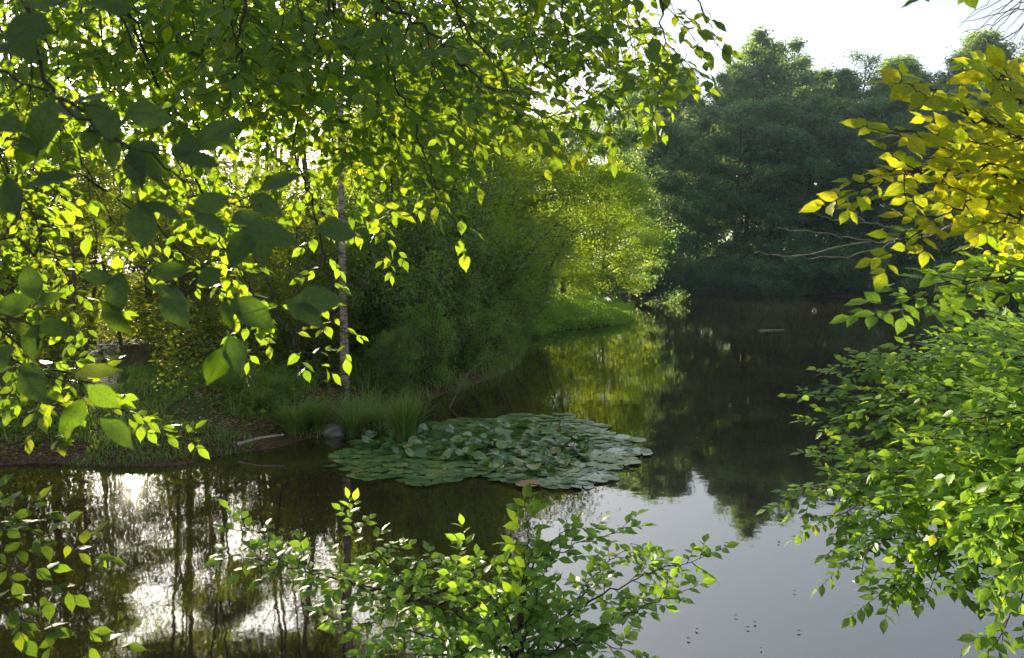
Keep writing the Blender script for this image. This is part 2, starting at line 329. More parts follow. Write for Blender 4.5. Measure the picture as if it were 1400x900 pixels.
# ------------------------------------------------------------------ tree generator (woodland trees)
def grow_tree(seed, H, base, rad, n_leaf, leaf, trunk_r, bark_m, leaf_m, limbs=16, subs=7, sig=.35, up=.5, lean=.02, profile='round', gap=None):
    """returns (trunk mesh, crown mesh); base = height where the crown starts"""
    r = np.random.RandomState(seed); W = Wood(); Cn = []
    n = 10; z = np.linspace(-.3, H * .96, n); ph = r.uniform(0, 6.28, 2)
    tx = lean * H * np.sin(z / H * 2.3 + ph[0]) - lean * H * math.sin(ph[0]); ty = lean * H * np.sin(z / H * 3.1 + ph[1]) - lean * H * math.sin(ph[1])
    tp = np.stack([tx, ty, z], 1); tr = trunk_r * (1 - .9 * np.clip(z / H, 0, 1) ** 1.1); tr[0] *= 1.35
    W.tube(tp, tr, 7)
    for i in range(limbs):
        f = (i + r.uniform(0, .8)) / limbs
        h = base + (H * .93 - base) * f
        if gap and gap[0] - .8 < h < gap[1] and i % 6: continue
        c = np.array([np.interp(h, z, tx), np.interp(h, z, ty), h])
        if profile == 'round': L = rad * (math.sin(math.pi * min(1, .18 + .80 * f)) ** .7) * r.uniform(.65, 1.15)
        elif profile == 'shore': L = rad * (.95 - .75 * f ** 3.5) * r.uniform(.7, 1.12)
        elif profile == 'cone': L = rad * (1.02 - f) ** .75 * r.uniform(.75, 1.1)
        else: L = rad * (.55 + .45 * math.sin(math.pi * f)) * r.uniform(.6, 1.15)
        a = i * 2.4 + r.uniform(-.5, .5); e = r.uniform(.15, .55) + up * f
        d = np.array([math.cos(a) * math.cos(e), math.sin(a) * math.cos(e), math.sin(e)])
        ts = np.linspace(0, 1, 6)[:, None]
        lp = c + d * L * ts + np.array([0, 0, -.12 * L]) * ts ** 2 + r.normal(0, .03 * L, (6, 3)) * ts
        W.tube(lp, trunk_r * .38 * (1 - .5 * f) * (1 - .85 * ts[:, 0]), 5)
        Cn.append(lp[-1])
        for j in range(subs):
            t = r.uniform(.3, 1); p0 = c + (lp[-1] - c) * t
            k = min(int(t * 5), 4); p0 = lp[k] + (lp[k + 1] - lp[k]) * (t * 5 - k) if k < 5 else lp[-1]
            aa = a + r.uniform(-1.3, 1.3); ee = r.uniform(-.35, .7)
            sl_ = L * r.uniform(.25, .5) * (1.15 - .5 * t)
            p1 = p0 + np.array([math.cos(aa) * math.cos(ee), math.sin(aa) * math.cos(ee), math.sin(ee)]) * sl_
            pm = (p0 + p1) / 2 + r.normal(0, .05 * sl_, 3)
            W.tube([p0, pm, p1], trunk_r * np.array([.12, .08, .02]), 4)
            Cn += [p1, pm * .35 + p1 * .65]
    Cn = np.array(Cn)
    w = r.gamma(1.6, 1, len(Cn)); w /= w.sum()
    idx = r.choice(len(Cn), n_leaf, p=w)
    cs = (sig * rad / 2.6) * r.uniform(.7, 1.3, len(Cn))
    off = r.normal(0, 1, (n_leaf, 3)); off *= np.array([1, 1, .62]) * cs[idx][:, None]
    pos = Cn[idx] + off
    pos[:, 2] = np.maximum(pos[:, 2], .25)
    ax = norm(np.stack([r.normal(0, 1, n_leaf), r.normal(0, 1, n_leaf), r.normal(-.25, .55, n_leaf)], 1))
    nr = norm(np.stack([r.normal(0, .75, n_leaf), r.normal(0, .75, n_leaf), np.ones(n_leaf)], 1))
    clr = r.uniform(0, 1, len(Cn))
    rn = np.clip(.55 * r.uniform(0, 1, n_leaf) + .45 * clr[idx], 0, 1)
    return W.mesh('trunk', bark_m), (pos, ax, nr, leaf * r.uniform(.7, 1.25, n_leaf), rn, leaf_m)
def finish(tw):
    t, (pos, ax, nr, sz, rn, lm) = tw
    return t, leaves_mesh('crown', pos, ax, nr, sz, rn, lm, KITE, smooth=False)
def place(kinds, k, x, y, rz, sc, name, label, cat, group):
    t = thing(name, label, cat, (x, y, H1(x, y)), rz, group, sc)
    link('trunk', kinds[k][0], t); link('crown', kinds[k][1], t); return t
rs = np.random.RandomState(11)

# far shore oaks
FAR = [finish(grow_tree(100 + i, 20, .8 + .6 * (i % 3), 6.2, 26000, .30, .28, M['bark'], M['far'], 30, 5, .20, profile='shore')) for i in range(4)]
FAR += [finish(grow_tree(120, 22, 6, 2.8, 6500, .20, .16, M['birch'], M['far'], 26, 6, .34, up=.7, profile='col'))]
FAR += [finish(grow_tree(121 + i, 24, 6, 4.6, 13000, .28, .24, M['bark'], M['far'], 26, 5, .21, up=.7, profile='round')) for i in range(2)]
front = [(845, 50, 3, .66), (880, 70, 0, .86), (912, 71, 2, .80), (955, 73, 1, .90), (1003, 74.5, 0, .93), (1050, 74, 3, .95), (1098, 73, 2, .92), (1140, 71, 1, .90),
         (1185, 70, 0, .88), (1225, 66, 3, .87), (1268, 62, 2, .85), (1310, 58, 1, .82), (1352, 54, 0, .80), (1400, 50, 3, .80), (1450, 48, 1, .8)]
ordn = ['first', 'second', 'third', 'fourth', 'fifth', 'sixth', 'seventh', 'eighth', 'ninth', 'tenth', 'eleventh', 'twelfth', 'thirteenth', 'fourteenth', 'fifteenth', 'sixteenth', 'seventeenth']
for i, (px, d, k, s) in enumerate(front):
    x = (px - 700) / F * d + .001
    place(FAR, k, x, d, i * 1.7, s, 'oak_tree', f'dark leafy oak on the far shore, {ordn[i]} from the left along the water', 'tree', 'oaks along the far shore')
for i, (px, d) in enumerate([(910, 70.5), (936, 70), (862, 66)]):
    place(FAR, 4, (px - 700) / F * d, d, i * 2.1, .78, 'birch_tree', ['slim pale birch trunk among the far oaks, middle of three', 'slim pale birch trunk among the far oaks, rightmost of three', 'slim pale birch trunk at the inlet, leftmost of three'][i], 'tree', 'slim birches on the far shore')
for row, (dd, n_) in enumerate([(6, 21), (12, 21), (19, 21)]):
    for i in range(n_):
        px = 850 + i * 30 + rs.uniform(-15, 15) + row * 13; d = (78 if px < 1180 else 78 - (px - 1180) * .085) + dd + rs.uniform(-2, 2)
        tall = 1.02 + .10 * math.sin(i * 1.3) + rs.uniform(-.06, .08) + row * .07
        if px < 960: tall *= .92
        if px > 1180: tall *= .90
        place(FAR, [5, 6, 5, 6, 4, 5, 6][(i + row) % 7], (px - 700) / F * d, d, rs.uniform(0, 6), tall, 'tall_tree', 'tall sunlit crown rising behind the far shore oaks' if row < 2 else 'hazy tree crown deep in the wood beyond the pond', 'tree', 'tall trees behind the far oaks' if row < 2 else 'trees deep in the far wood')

# wood on the left bank
LW = [finish(grow_tree(200 + i, 13, 2.2, 3.0, 13000, .10, .12, M['bark'], M['wood_green'], 26, 8, .42, up=.4, lean=.03, profile='col')) for i in range(4)]
def open_crown(tw, lo, hi, keep):
    t, (pos, ax, nr, sz, rn, lm) = tw; q = np.random.RandomState(1); k = (pos[:, 2] < lo) | (pos[:, 2] > hi) | (q.uniform(0, 1, len(pos)) < keep)
    return t, (pos[k], ax[k], nr[k], sz[k], rn[k], lm)
THIN = [finish(open_crown(grow_tree(220 + i, 17, 2.2, 3.2, 22000, .12, .09, M['bark'], M['wood_green'], 26, 6, .36, up=.4, lean=.03, profile='shore', gap=(lo, hi)), lo, hi, .03)) for i, (lo, hi) in enumerate([(2.0, 8.4), (2.0, 8.4), (3.2, 10.9), (3.2, 10.9), (4.5, 14.5), (4.5, 14.5)])]
BIR = finish(grow_tree(230, 11.5, 4.6, 1.6, 4500, .05, .072, M['birch'], M['wood_green'], 26, 6, .30, up=.6, lean=.012, profile='col'))
ASP = [finish(grow_tree(240 + i, 9.5, .7, 3.6, 30000, .125, .12, M['bark'], M['aspen'], 34, 9, .27, up=.4, profile='shore')) for i in range(2)]
def grow_bush(seed, H, rad, n_leaf, leaf, leaf_m, stems=9):
    r = np.random.RandomState(seed); W = Wood(); Cn = []
    for i in range(stems):
        a = r.uniform(0, 6.28); sp = rad * r.uniform(.2, .95); h = H * r.uniform(.6, 1.05) * (1.1 - .4 * sp / rad)
        ts = np.linspace(0, 1, 8); b = np.array([math.cos(a), math.sin(a)])
        pts = np.stack([b[0] * (.12 + sp * ts ** 1.3), b[1] * (.12 + sp * ts ** 1.3), h * (ts - .12 * ts ** 3) - .1], 1) + r.normal(0, .04, (8, 3))
        W.tube(pts, .030 * (1 - .85 * ts) * H / 3, 5)
        for j in range(20):
            t = r.uniform(.04, 1); k = min(int(t * 7), 6); p0 = pts[k] + (pts[k + 1] - pts[k]) * (t * 7 - k)
            aa = r.uniform(0, 6.28); L = rad * r.uniform(.15, .45) * (1.2 - .6 * t); e = r.uniform(-.1, .9)
            p1 = p0 + L * np.array([math.cos(aa) * math.cos(e), math.sin(aa) * math.cos(e), math.sin(e)])
            W.tube([p0, (p0 + p1) / 2 + r.normal(0, .03, 3), p1], np.array([.009, .006, .002]) * H / 3, 4); Cn += [p1, (p0 + p1) / 2]
    Cn = np.array(Cn); n = n_leaf; idx = r.randint(0, len(Cn), n); pos = Cn[idx] + r.normal(0, rad * .06, (n, 3)); pos[:, 2] = np.maximum(pos[:, 2], .05)
    ax = norm(r.normal(0, 1, (n, 3)) * [1, 1, .7]); nr = norm(np.stack([r.normal(0, .7, n), r.normal(0, .7, n), np.ones(n)], 1))
    clr = r.uniform(0, 1, len(Cn)); rn = .55 * r.uniform(0, 1, n) + .45 * clr[idx]
    return W.mesh('stems', M['bark']), leaves_mesh('foliage', pos, ax, nr, leaf * r.uniform(.7, 1.25, n), rn, leaf_m, KITE, smooth=False)
BUSH = [grow_bush(300 + i, 5.6, 2.3, 13000, .105, M['willow'], 15) for i in range(3)] + [grow_bush(310 + i, 4.2, 2.1, 9000, .07, M['wood_green'], 11) for i in range(3)]
def bush(k, x, y, rz, sc, label, group, name='willow_bush', cat='bush'):
    t = thing(name, label, cat, (x, y, H1(x, y)), rz, group, sc); link('stems', BUSH[k][0], t); link('foliage', BUSH[k][1], t)
def corridor(x, y):
    """distance to the left (-) or right (+) of the path the sunlight takes over the near pond"""
    return (x * math.cos(SUN_AZ) - y * math.sin(SUN_AZ))     # perpendicular offset from the ray through the camera
pts = []
for _ in range(4000):
    x, y = rs.uniform(-34, 1), rs.uniform(13, 44)
    if x / y < -.95 or x > -3.0 + (y - 13) * .10: continue
    if pond_sd(np.array([x]), np.array([y]))[0] < 2.2: continue
    if any((x - a) ** 2 + (y - b) ** 2 < 3.1 ** 2 for a, b in pts): continue
    pts.append((x, y))
for i, (x, y) in enumerate(pts):
    c = corridor(x, y)
    if -7 < c < 6.5:
        if rs.rand() < .3 or abs(c + .12) < .8: continue
        place(THIN, (0 if y < 21 else 2 if y < 32 else 4) + i % 2, x, y, i * 1.3, rs.uniform(.95, 1.04), 'slender_tree', 'slender backlit tree with thin leaves in the left wood', 'tree', 'slender trees in the left wood')
    else:
        place(LW, i % 4, x, y, i * 1.3, rs.uniform(.75, 1.0), 'woodland_tree', 'leafy woodland tree deep in the left wood', 'tree', 'leafy trees in the left wood')
for i, (px, d) in enumerate([(0, 28), (60, 26), (118, 29), (205, 27), (262, 29), (318, 26.5), (372, 29), (428, 27), (290, 33), (400, 34), (20, 33), (345, 24), (235, 23.5), (480, 30)]):
    place(THIN, (2 if d < 32 else 4) + i % 2, (px - 700) / F * d, d, i * 1.7 + .4, 1.0, 'slender_tree', 'slender backlit tree with thin leaves in the left wood', 'tree', 'slender trees in the left wood')
x, y, _ = G(470, 560, .2); t = place([BIR], 0, -2.75, 12.2, 0, 1, 'birch_tree', 'birch with pale mottled trunk standing by the tussocks on the left bank', 'tree', None)
BK = [finish(grow_tree(250 + i, 7.4, .7, 2.4, 15000, .085, .06, M['bark'], M['wood_green'], 30, 8, .36, up=.35, lean=.05, profile='shore')) for i in range(3)]
BK += [finish(open_crown(grow_tree(256, 7.4, .7, 2.4, 15000, .085, .06, M['bark'], M['wood_green'], 26, 7, .36, up=.35, lean=.05, profile='shore'), .0, 3.4, .08))]
for i, (px, d, sc_) in enumerate([(-210, 13.5, .9), (-120, 14.6, 1), (-50, 12.6, .9), (25, 14.2, 1.0), (88, 12.8, .82), (240, 13.6, .68), (300, 15.0, .76), (352, 13.4, .66), (405, 15.6, .62), (440, 14.6, .5), (160, 17.5, .82), (60, 17.0, 1.0), (-20, 17.5, 1.0), (230, 18, .75), (520, 17, .6), (-90, 20.5, 1.15), (30, 21, 1.15), (120, 20, 1.1), (200, 22, .85), (280, 20.5, .78), (360, 19, .72), (430, 21, .78), (-170, 18, 1.0), (-280, 16.5, 1.0), (330, 23.5, .95), (80, 24, 1.25)]):
    place(BK, 3 if abs(corridor((px - 700) / F * d, d) + .12) < 2.0 else i % 3, (px - 700) / F * d, d, i * 1.9, sc_ * (.69 if d < 16 else .80), 'alder_tree', 'small glowing backlit tree standing near the muddy left bank', 'tree', 'small trees along the left bank')
ASPP = [(770, 43, 1, 1.12, 'bright green tree leaning over the green marsh spit'), (820, 46, 0, .98, 'light green tree at the inlet just behind the marsh spit'), (722, 34, 0, .92, 'yellow green tree behind the willows left of the marsh spit'),
        (655, 25, 1, .95, 'feathery green tree above the willow thicket, left of the yellow green tree'), (700, 50, 1, 1.25, 'tall lit tree farthest back above the marsh trees'), (605, 20.5, 0, .82, 'light crown rising behind the middle of the willow thicket'), (548, 18.5, 1, .62, 'light crown rising behind the willows just right of the birch'), (505, 24, 0, .72, 'taller light crown seen behind the birch trunk')]
for i, (px, d, k, s, lb) in enumerate(ASPP):
    place(ASP, k, (px - 700) / F * d, d, i * 2.2, s, 'aspen_tree', lb, 'tree', 'bright trees around the marsh spit')
bl = [(690, 22.5, 0, 1.0), (665, 19.5, 1, 1.0), (640, 17.2, 2, .85), (605, 15.5, 0, .75), (575, 14.5, 1, .7), (700, 26, 2, 1.1), (640, 22, 0, 1.2), (540, 16, 2, .8), (590, 19, 1, .95), (500, 17.5, 0, .85), (735, 30, 1, 1.0)]
bl_lab = ['nearest the marsh spit', 'second back from the marsh spit', 'leaning over the dark water', 'behind the fallen stick at the water', 'right behind the reed tuft']
for i, (px, d, k, s) in enumerate(bl):
    bush(k, (px - 700) / F * d - .3, d, i * 1.9, s, 'green willow bush ' + bl_lab[i] if i < 5 else 'willow bush in the back of the bank thicket', 'willow bushes on the left bank')
for i, (x, y, s_) in enumerate([(-1.5, 13.4, .36), (-.95, 15.4, .42), (-.45, 18.2, .5), (-.2, 21.3, .5), (.3, 24.3, .46), (-1.9, 12.3, .26)]):
    bush(i % 3, x, y, i * 2.3, s_, 'low willow bush overhanging the dark water along the left bank', 'low willows at the water edge')
bp_ = []
for _ in range(6000):
    x, y = rs.uniform(-36, 2), rs.uniform(12.5, 46)
    if x / y < -.95 or x > -2.2 + (y - 13) * .10: continue
    if abs(corridor(x, y) + .12) < 1.7: continue
    if pond_sd(np.array([x]), np.array([y]))[0] < 1.8 or any((x - a) ** 2 + (y - b) ** 2 < (2.3 + .03 * y) ** 2 for a, b in bp_): continue
    if y < 15 and rs.rand() < .4: continue
    bp_.append((x, y))
for i, (x, y) in enumerate(bp_):
    bush(3 + i % 3, x, y, i * 1.1, rs.uniform(.55, .8) + .012 * y, 'backlit leafy bush under the trees of the left wood', 'bushes under the left wood', 'leafy_bush')

FB = grow_bush(320, 4.4, 3.2, 15000, .19, M['far'], 14)
for i in range(30):
    px = 858 + i * 19 + rs.uniform(-6, 6); d = 66 if px < 1150 else 66 - (px - 1150) * .085
    x = (px - 700) / F * d
    while pond_sd(np.array([x]), np.array([d]))[0] < -1.3: d += .3; x = (px - 700) / F * d
    t = thing('shore_bush', 'dark low bush overhanging the far water line', 'bush', (x, d, H1(x, d)), i * 1.3, 'dark bushes along the far shore', rs.uniform(.6, 1.1)); link('stems', FB[0], t); link('foliage', FB[1], t)

# a far wood seen through the gaps
def far_wood():
    r = np.random.RandomState(5); n = 90000; a = r.uniform(R(-75), R(62), n); d = 105 + r.uniform(0, 22, n)
    top = 13 + 2.5 * np.sin(a * 23) + 1.6 * np.sin(a * 51 + 1) + 1.1 * np.sin(a * 97); z = top * r.uniform(0, 1, n) ** .8
    pos = np.stack([np.sin(a) * d, np.cos(a) * d, z], 1) + r.normal(0, .5, (n, 3)); pos[:, 2] = np.maximum(pos[:, 2], .8)
    ax = norm(r.normal(0, 1, (n, 3))); nr = norm(r.normal(0, .7, (n, 3)) + [0, 0, 1])
    return leaves_mesh('far_wood', pos, ax, nr, r.uniform(.5, .95, n), r.uniform(0, 1, n), M['far'], KITE, False)
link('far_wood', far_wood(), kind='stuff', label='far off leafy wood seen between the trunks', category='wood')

# ------------------------------------------------------------------ ground cover
def scatter(n, region, seed, maxd=None, mind=.12):
    r = np.random.RandomState(seed); x0, x1, y0, y1 = region; x = r.uniform(x0, x1, n); y = r.uniform(y0, y1, n); d = pond_sd(x, y)
    k = d > mind
    if maxd: k &= d < maxd
    return x[k], y[k], d[k], r
def undergrowth():
    x, y, d, r = scatter(170000, (-20, 2, 8, 28), 3)
    k = (r.uniform(0, 1, len(x)) < np.clip(.2 + d * .35, 0, 1)) & (noise2(x, y, 1.6, 4) > -.35); k &= ~((np.abs(x * math.cos(SUN_AZ) - y * math.sin(SUN_AZ) + .12) < .45) & (y < 15)); x, y, d = x[k], y[k], d[k]; n = len(x)
    z = height(x, y) + r.uniform(0, 1, n) ** 1.4 * np.clip(.10 + d * .26, 0, .9)
    nr = norm(r.normal(0, .6, (n, 3)) + [0, 0, 1])
    return leaves_mesh('undergrowth', np.stack([x, y, z], 1), r.normal(0, 1, (n, 3)) * [1, 1, .4], nr, r.uniform(.05, .11, n), r.uniform(0, 1, n), M['wood_green'], KITE, False)
link('undergrowth', undergrowth(), kind='stuff', label='low leafy undergrowth over the left bank floor', category='undergrowth')
def deep_undergrowth():
    x, y, d, r = scatter(70000, (-42, -5, 24, 62), 13); n = len(x)
    return leaves_mesh('low_growth', np.stack([x, y, height(x, y) + r.uniform(0, 1, n) ** 1.3 * (.7 + .5 * noise2(x, y, .8, 6)).clip(.1, 2)], 1), r.normal(0, 1, (n, 3)) * [1, 1, .5], norm(r.normal(0, .6, (n, 3)) + [0, 0, 1]), r.uniform(.12, .22, n), r.uniform(0, 1, n), M['wood_green'], KITE, False)
link('low_growth', deep_undergrowth(), kind='stuff', label='low green growth on the floor deep in the left wood', category='undergrowth')
def litter():
    x, y, d, r = scatter(16000, (-9, -1, 8, 12), 7, 2.5); n = len(x); z = height(x, y) + .008
    return leaves_mesh('leaf_litter', np.stack([x, y, z], 1), r.normal(0, 1, (n, 3)) * [1, 1, .25], norm(r.normal(0, .35, (n, 3)) + [0, 0, 1]), r.uniform(.02, .055, n), r.uniform(0, 1, n), M['litter'], KITE, False)
link('leaf_litter', litter(), kind='stuff', label='brown leaf litter scattered on the muddy bank', category='leaf litter')
def blades(px, py, pz, lean_x, lean_y, h, w, rn, mat_, name):
    """curved grass blades, one strip of four quads each"""
    n = len(px); ts = np.array([0, .25, .5, .75, 1.0]); ll = np.hypot(lean_x, lean_y) + 1e-6
    sx, sy = -lean_y / ll, lean_x / ll; V = np.zeros((n, 10, 3))
    for i, t in enumerate(ts):
        cx, cy_, cz = px + lean_x * t ** 2.1, py + lean_y * t ** 2.1, pz + h * (t - .45 * (ll / (h + 1e-6)) * t ** 3 * .7)
        ww = w * (1 - t ** 1.6) * .5 + .0006
        V[:, 2 * i] = np.stack([cx - sx * ww, cy_ - sy * ww, cz], 1); V[:, 2 * i + 1] = np.stack([cx + sx * ww, cy_ + sy * ww, cz + ww * .4], 1)
    q = np.array([(2 * i, 2 * i + 1, 2 * i + 3, 2 * i + 2) for i in range(4)]); F_ = (q[None] + (np.arange(n) * 10)[:, None, None]).reshape(-1, 4)
    return mesh_from(name, V.reshape(-1, 3), [F_], mat_, rnd=np.repeat(rn, 10))
def tuft_mesh(seed, n, h, spread, w=.008, base=.08):
    r = np.random.RandomState(seed); a = r.uniform(0, 6.28, n); b = r.uniform(0, base, n) ; l = spread * r.uniform(.15, 1, n)
    return blades(b * np.cos(a), b * np.sin(a), np.full(n, -.05), l * np.cos(a), l * np.sin(a), h * r.uniform(.65, 1.05, n), np.full(n, w), r.uniform(0, 1, n), M['grass'], 'grass_tussock')
TM = [tuft_mesh(1, 260, .50, .42, .013), tuft_mesh(2, 300, .46, .50, .013, .12)]; REED = tuft_mesh(3, 210, .78, .46, .024, .15)
o = link('reed_tuft', REED, label='tall spiky reed tuft at the edge of the lily pads', category='reeds'); p = G(555, 603); o.location = (p[0], p[1], 0)
tl = [(480, 592, 0, 1.0, 'arching grass tussock just right of the grey stone'), (398, 592, 1, .95, 'wide grass tussock between the log and the stone'), (430, 588, 0, .8, 'small grass tussock just left of the grey stone'),
      (350, 580, 1, .8, 'grass tussock standing behind the fallen log'), (310, 575, 0, .85, 'leftmost grass tussock on the bank behind the log'), (510, 580, 1, .7, 'grass tussock between the birch and the reed tuft'), (375, 570, 0, .8, 'grass tussock behind the wide one, left of the birch')]
for px, py, k, s, lb in tl:
    p = G(px, py, .08); o = link('grass_tussock', TM[k], label=lb, category='grass tussock', group='grass tussocks on the left bank')
    o.location = (p[0], p[1] + .15, max(H1(p[0], p[1] + .15), .0)); o.scale = (s * 1.25,) * 3; o.rotation_euler = (0, 0, px)
def bank_grass():
    x, y, d, r = scatter(26000, (-4.5, 2.2, 9.6, 29), 21, 2.6, -.12); x2, y2, d2, _ = scatter(50000, (-10, -3.2, 8.2, 13), 22, 4, .05)
    h2 = np.full(len(x2), .07); x, y = np.concatenate([x, x2]), np.concatenate([y, y2]); h = np.concatenate([r.uniform(.15, .42, len(d)), h2 * r.uniform(.6, 1.6, len(x2))])
    k = noise2(x, y, 1.9, 9) > -.25; x, y, h = x[k], y[k], h[k]; n = len(x); a = r.uniform(0, 6.28, n); l = h * r.uniform(.2, .9, n)
    return blades(x, y, height(x, y) - .02, l * np.cos(a), l * np.sin(a), h, np.full(n, .013), r.uniform(0, 1, n), M['grass'], 'bank_grass')
link('bank_grass', bank_grass(), kind='stuff', label='long dark grass along the edge of the left bank', category='grass')
def marsh():
    x, y, d, r = scatter(80000, (-2.5, 6.5, 24.5, 47), 31, None, -.35); k = (d < 3.2) & (x > -.8 + (y - 25) * .05); x, y = x[k], y[k]; n = len(x)
    # leafy plants standing in the shallow margin and on the spit
    z = np.maximum(height(x, y), 0) + r.uniform(0, .42, n) * (.9 + .7 * noise2(x, y, 1.6, 2)).clip(.15, 2)
    return leaves_mesh('marsh_plants', np.stack([x, y, z], 1), r.normal(0, 1, (n, 3)) * [1, 1, .8] + [0, 0, .4], norm(r.normal(0, .5, (n, 3)) + [0, 0, 1]), r.uniform(.07, .17, n), r.uniform(0, 1, n), M['marsh'], KITE, False)
link('marsh_plants', marsh(), kind='stuff', label='bright green marsh plants covering the low spit', category='marsh plants')
# log, stick, stone, fallen branch
def log_mesh(name, pts_, rad, m_, sides=8):
    W = Wood(); pp = catmull(pts_, 6); n = len(pp); rr = np.random.RandomState(4); W.tube(pp, rad * (1 - .4 * np.linspace(0, 1, n)) * rr.uniform(.88, 1.1, n), sides)
    W.tube([pp[0], pp[0] - (pp[1] - pp[0]) * .04], [rad, .001], sides); W.tube([pp[-1], pp[-1] + (pp[-1] - pp[-2]) * .04], [rad * .6, .001], sides)
    return W.mesh(name, m_)
a, b = G(325, 608, .10), G(388, 598, .16); b[2] += .03
link('fallen_log', log_mesh('fallen_log', [a, (a + b) / 2 + [0, 0, .02], b], .022, M['dead']), label='thin pale fallen log lying on the muddy bank', category='log')
a, b, c = G(612, 563, -.05), P(645, 505, 12.6), P(700, 478, 13.2)
W = Wood(); W.tube(catmull([a, b, c], 8), np.linspace(.013, .004, 17), 6); W.tube(catmull([b, P(668, 520, 12.3), P(682, 512, 12.2)], 5), np.linspace(.006, .002, 11), 5)
link('fallen_branch', W.mesh('fallen_branch', M['bark']), label='bare leaning branch rising out of the dark water under the willows', category='branch')
a, b = G(1038, 452, .02), G(1072, 451, .02); link('floating_stick', log_mesh('floating_stick', [a, (a + b) / 2, b], .022, M['dead']), label='pale stick floating on the dark far water', category='stick')
import bmesh
def rock(name, s, seed):
    bm = bmesh.new(); bmesh.ops.create_icosphere(bm, subdivisions=3, radius=1); r = np.random.RandomState(seed); k = r.normal(0, 1, (5, 3))
    for v in bm.verts:
        f = 1 + .17 * sum(math.sin(v.co.dot(Vector(q)) * 2.2) for q in k) / 2
        v.co = Vector((v.co.x * s[0] * f, v.co.y * s[1] * f, v.co.z * s[2] * f))
    me = bpy.data.meshes.new(name); bm.to_mesh(me); bm.free(); me.materials.append(M['stone']); return me
o = link('stone', rock('stone', (.16, .13, .10), 2), label='grey stone half hidden between the grass tussocks at the shore', category='stone'); p = G(457, 590, .05); o.location = (p[0], p[1], .05)
o = link('floating_clump', rock('floating_clump', (.11, .08, .12), 6), label='small pale clump standing in the far water', category='clump'); p = G(1114, 425, .03); o.location = (p[0], p[1], .03)

# ------------------------------------------------------------------ lily pads
def pad(seed, raised):
    r = np.random.RandomState(seed); n = 20; ang = np.linspace(.16, 2 * math.pi - .16, n); V = [(0, 0, 0)]; ph = r.uniform(0, 6.28)
    for ring, rr in ((1, .55), (2, 1.0)):
        for a in ang:
            k = rr * (1 + .03 * math.sin(3 * a + ph))
            z = (.30 * rr ** 2 * math.sin(a * 1 + ph) + .22 * rr ** 2 * math.sin(2 * a + ph * 2)) if raised else (.020 * rr ** 2 * math.sin(3 * a + ph) + (.035 if ring == 2 and math.sin(a + ph) > .6 else 0))
            V.append((k * math.cos(a), k * math.sin(a), z))
    T = [(0, 1 + i, 2 + i) for i in range(n - 1)]; Q = [(1 + i, 1 + n + i, 2 + n + i, 2 + i) for i in range(n - 1)]
    return np.array(V), np.array(Q), np.array(T)
PADS = [pad(i, False) for i in range(4)] + [pad(10 + i, True) for i in range(4)]
PADM = [mesh_from('lily_pad', v, [q, t], M['pad'], rnd=np.full(len(v), i * .13)) for i, (v, q, t) in enumerate(PADS)]
PADP = [mesh_from('lily_pad', v, [q, t], M['pale_sheen_pad']) for v, q, t in PADS[:4]]
PADB = mesh_from('lily_pad', PADS[1][0], [PADS[1][1], PADS[1][2]], M['brown_pad'])
poly = np.array([G(x_, y_)[:2] for x_, y_ in [(448, 628), (470, 612), (520, 600), (560, 588), (600, 580), (650, 574), (705, 570), (745, 567), (790, 572), (825, 588), (845, 598), (878, 608), (872, 632), (845, 645), (838, 658), (790, 668), (735, 670), (700, 660), (655, 655), (600, 662), (540, 660), (490, 650), (455, 640)]])
def inpoly(x, y, pl):
    c = False
    for i in range(len(pl)):
        a, b = pl[i], pl[(i + 1) % len(pl)]
        if (a[1] > y) != (b[1] > y) and x < (b[0] - a[0]) * (y - a[1]) / (b[1] - a[1]) + a[0]: c = not c
    return c
rp_ = random.Random(8); pads = []
tries = 0
while tries < 30000 and len(pads) < 900:
    tries += 1
    x, y = rp_.uniform(poly[:, 0].min(), poly[:, 0].max()), rp_.uniform(poly[:, 1].min(), poly[:, 1].max())
    jx, jy = .12 * math.sin(y * 9 + x * 4), .12 * math.sin(x * 8 - y * 3)
    if not inpoly(x + jx, y + jy, poly): continue
    s = rp_.uniform(.055, .13)
    if x < -1.2: s *= .8
    if float(noise2(np.array([x]), np.array([y]), 3.2, 12)[0]) > (.42 if x < -.3 else .8): continue
    if any((x - q[0]) ** 2 + (y - q[1]) ** 2 < (.50 * (s + q[2])) ** 2 for q in pads): continue
    pads.append((x, y, s, False))
rais = []
tries = 0
while tries < 20000 and len(rais) < 260:
    tries += 1
    u, v = rp_.uniform(0, 1), rp_.uniform(0, 1); a = rp_.uniform(0, 6.28); rr_ = math.sqrt(rp_.uniform(0, 1))
    px, py = (715 + 95 * rr_ * math.cos(a), 617 + 33 * rr_ * math.sin(a)) if rp_.random() < .72 else (590 + 95 * rr_ * math.cos(a), 610 + 22 * rr_ * math.sin(a))
    g = G(px, py); s = rp_.uniform(.05, .088)
    if not inpoly(g[0], g[1], poly): continue
    if any((g[0] - q[0]) ** 2 + (g[1] - q[1]) ** 2 < (.42 * (s + q[2])) ** 2 for q in rais): continue
    rais.append((g[0], g[1], s, True))
allp = [(q[0], q[1], q[2], q[3], i) for i, q in enumerate(pads + rais)]
def pixel(x, y): return 700 + F * x / y, 370 + F * CAM_Z / y
order = sorted(allp, key=lambda q: -(q[2] ** 2 / q[1] ** 2 + (.0001 if q[3] else 0) + rp_.uniform(0, .0001)))
ind, rest = order[:292], order[292:]
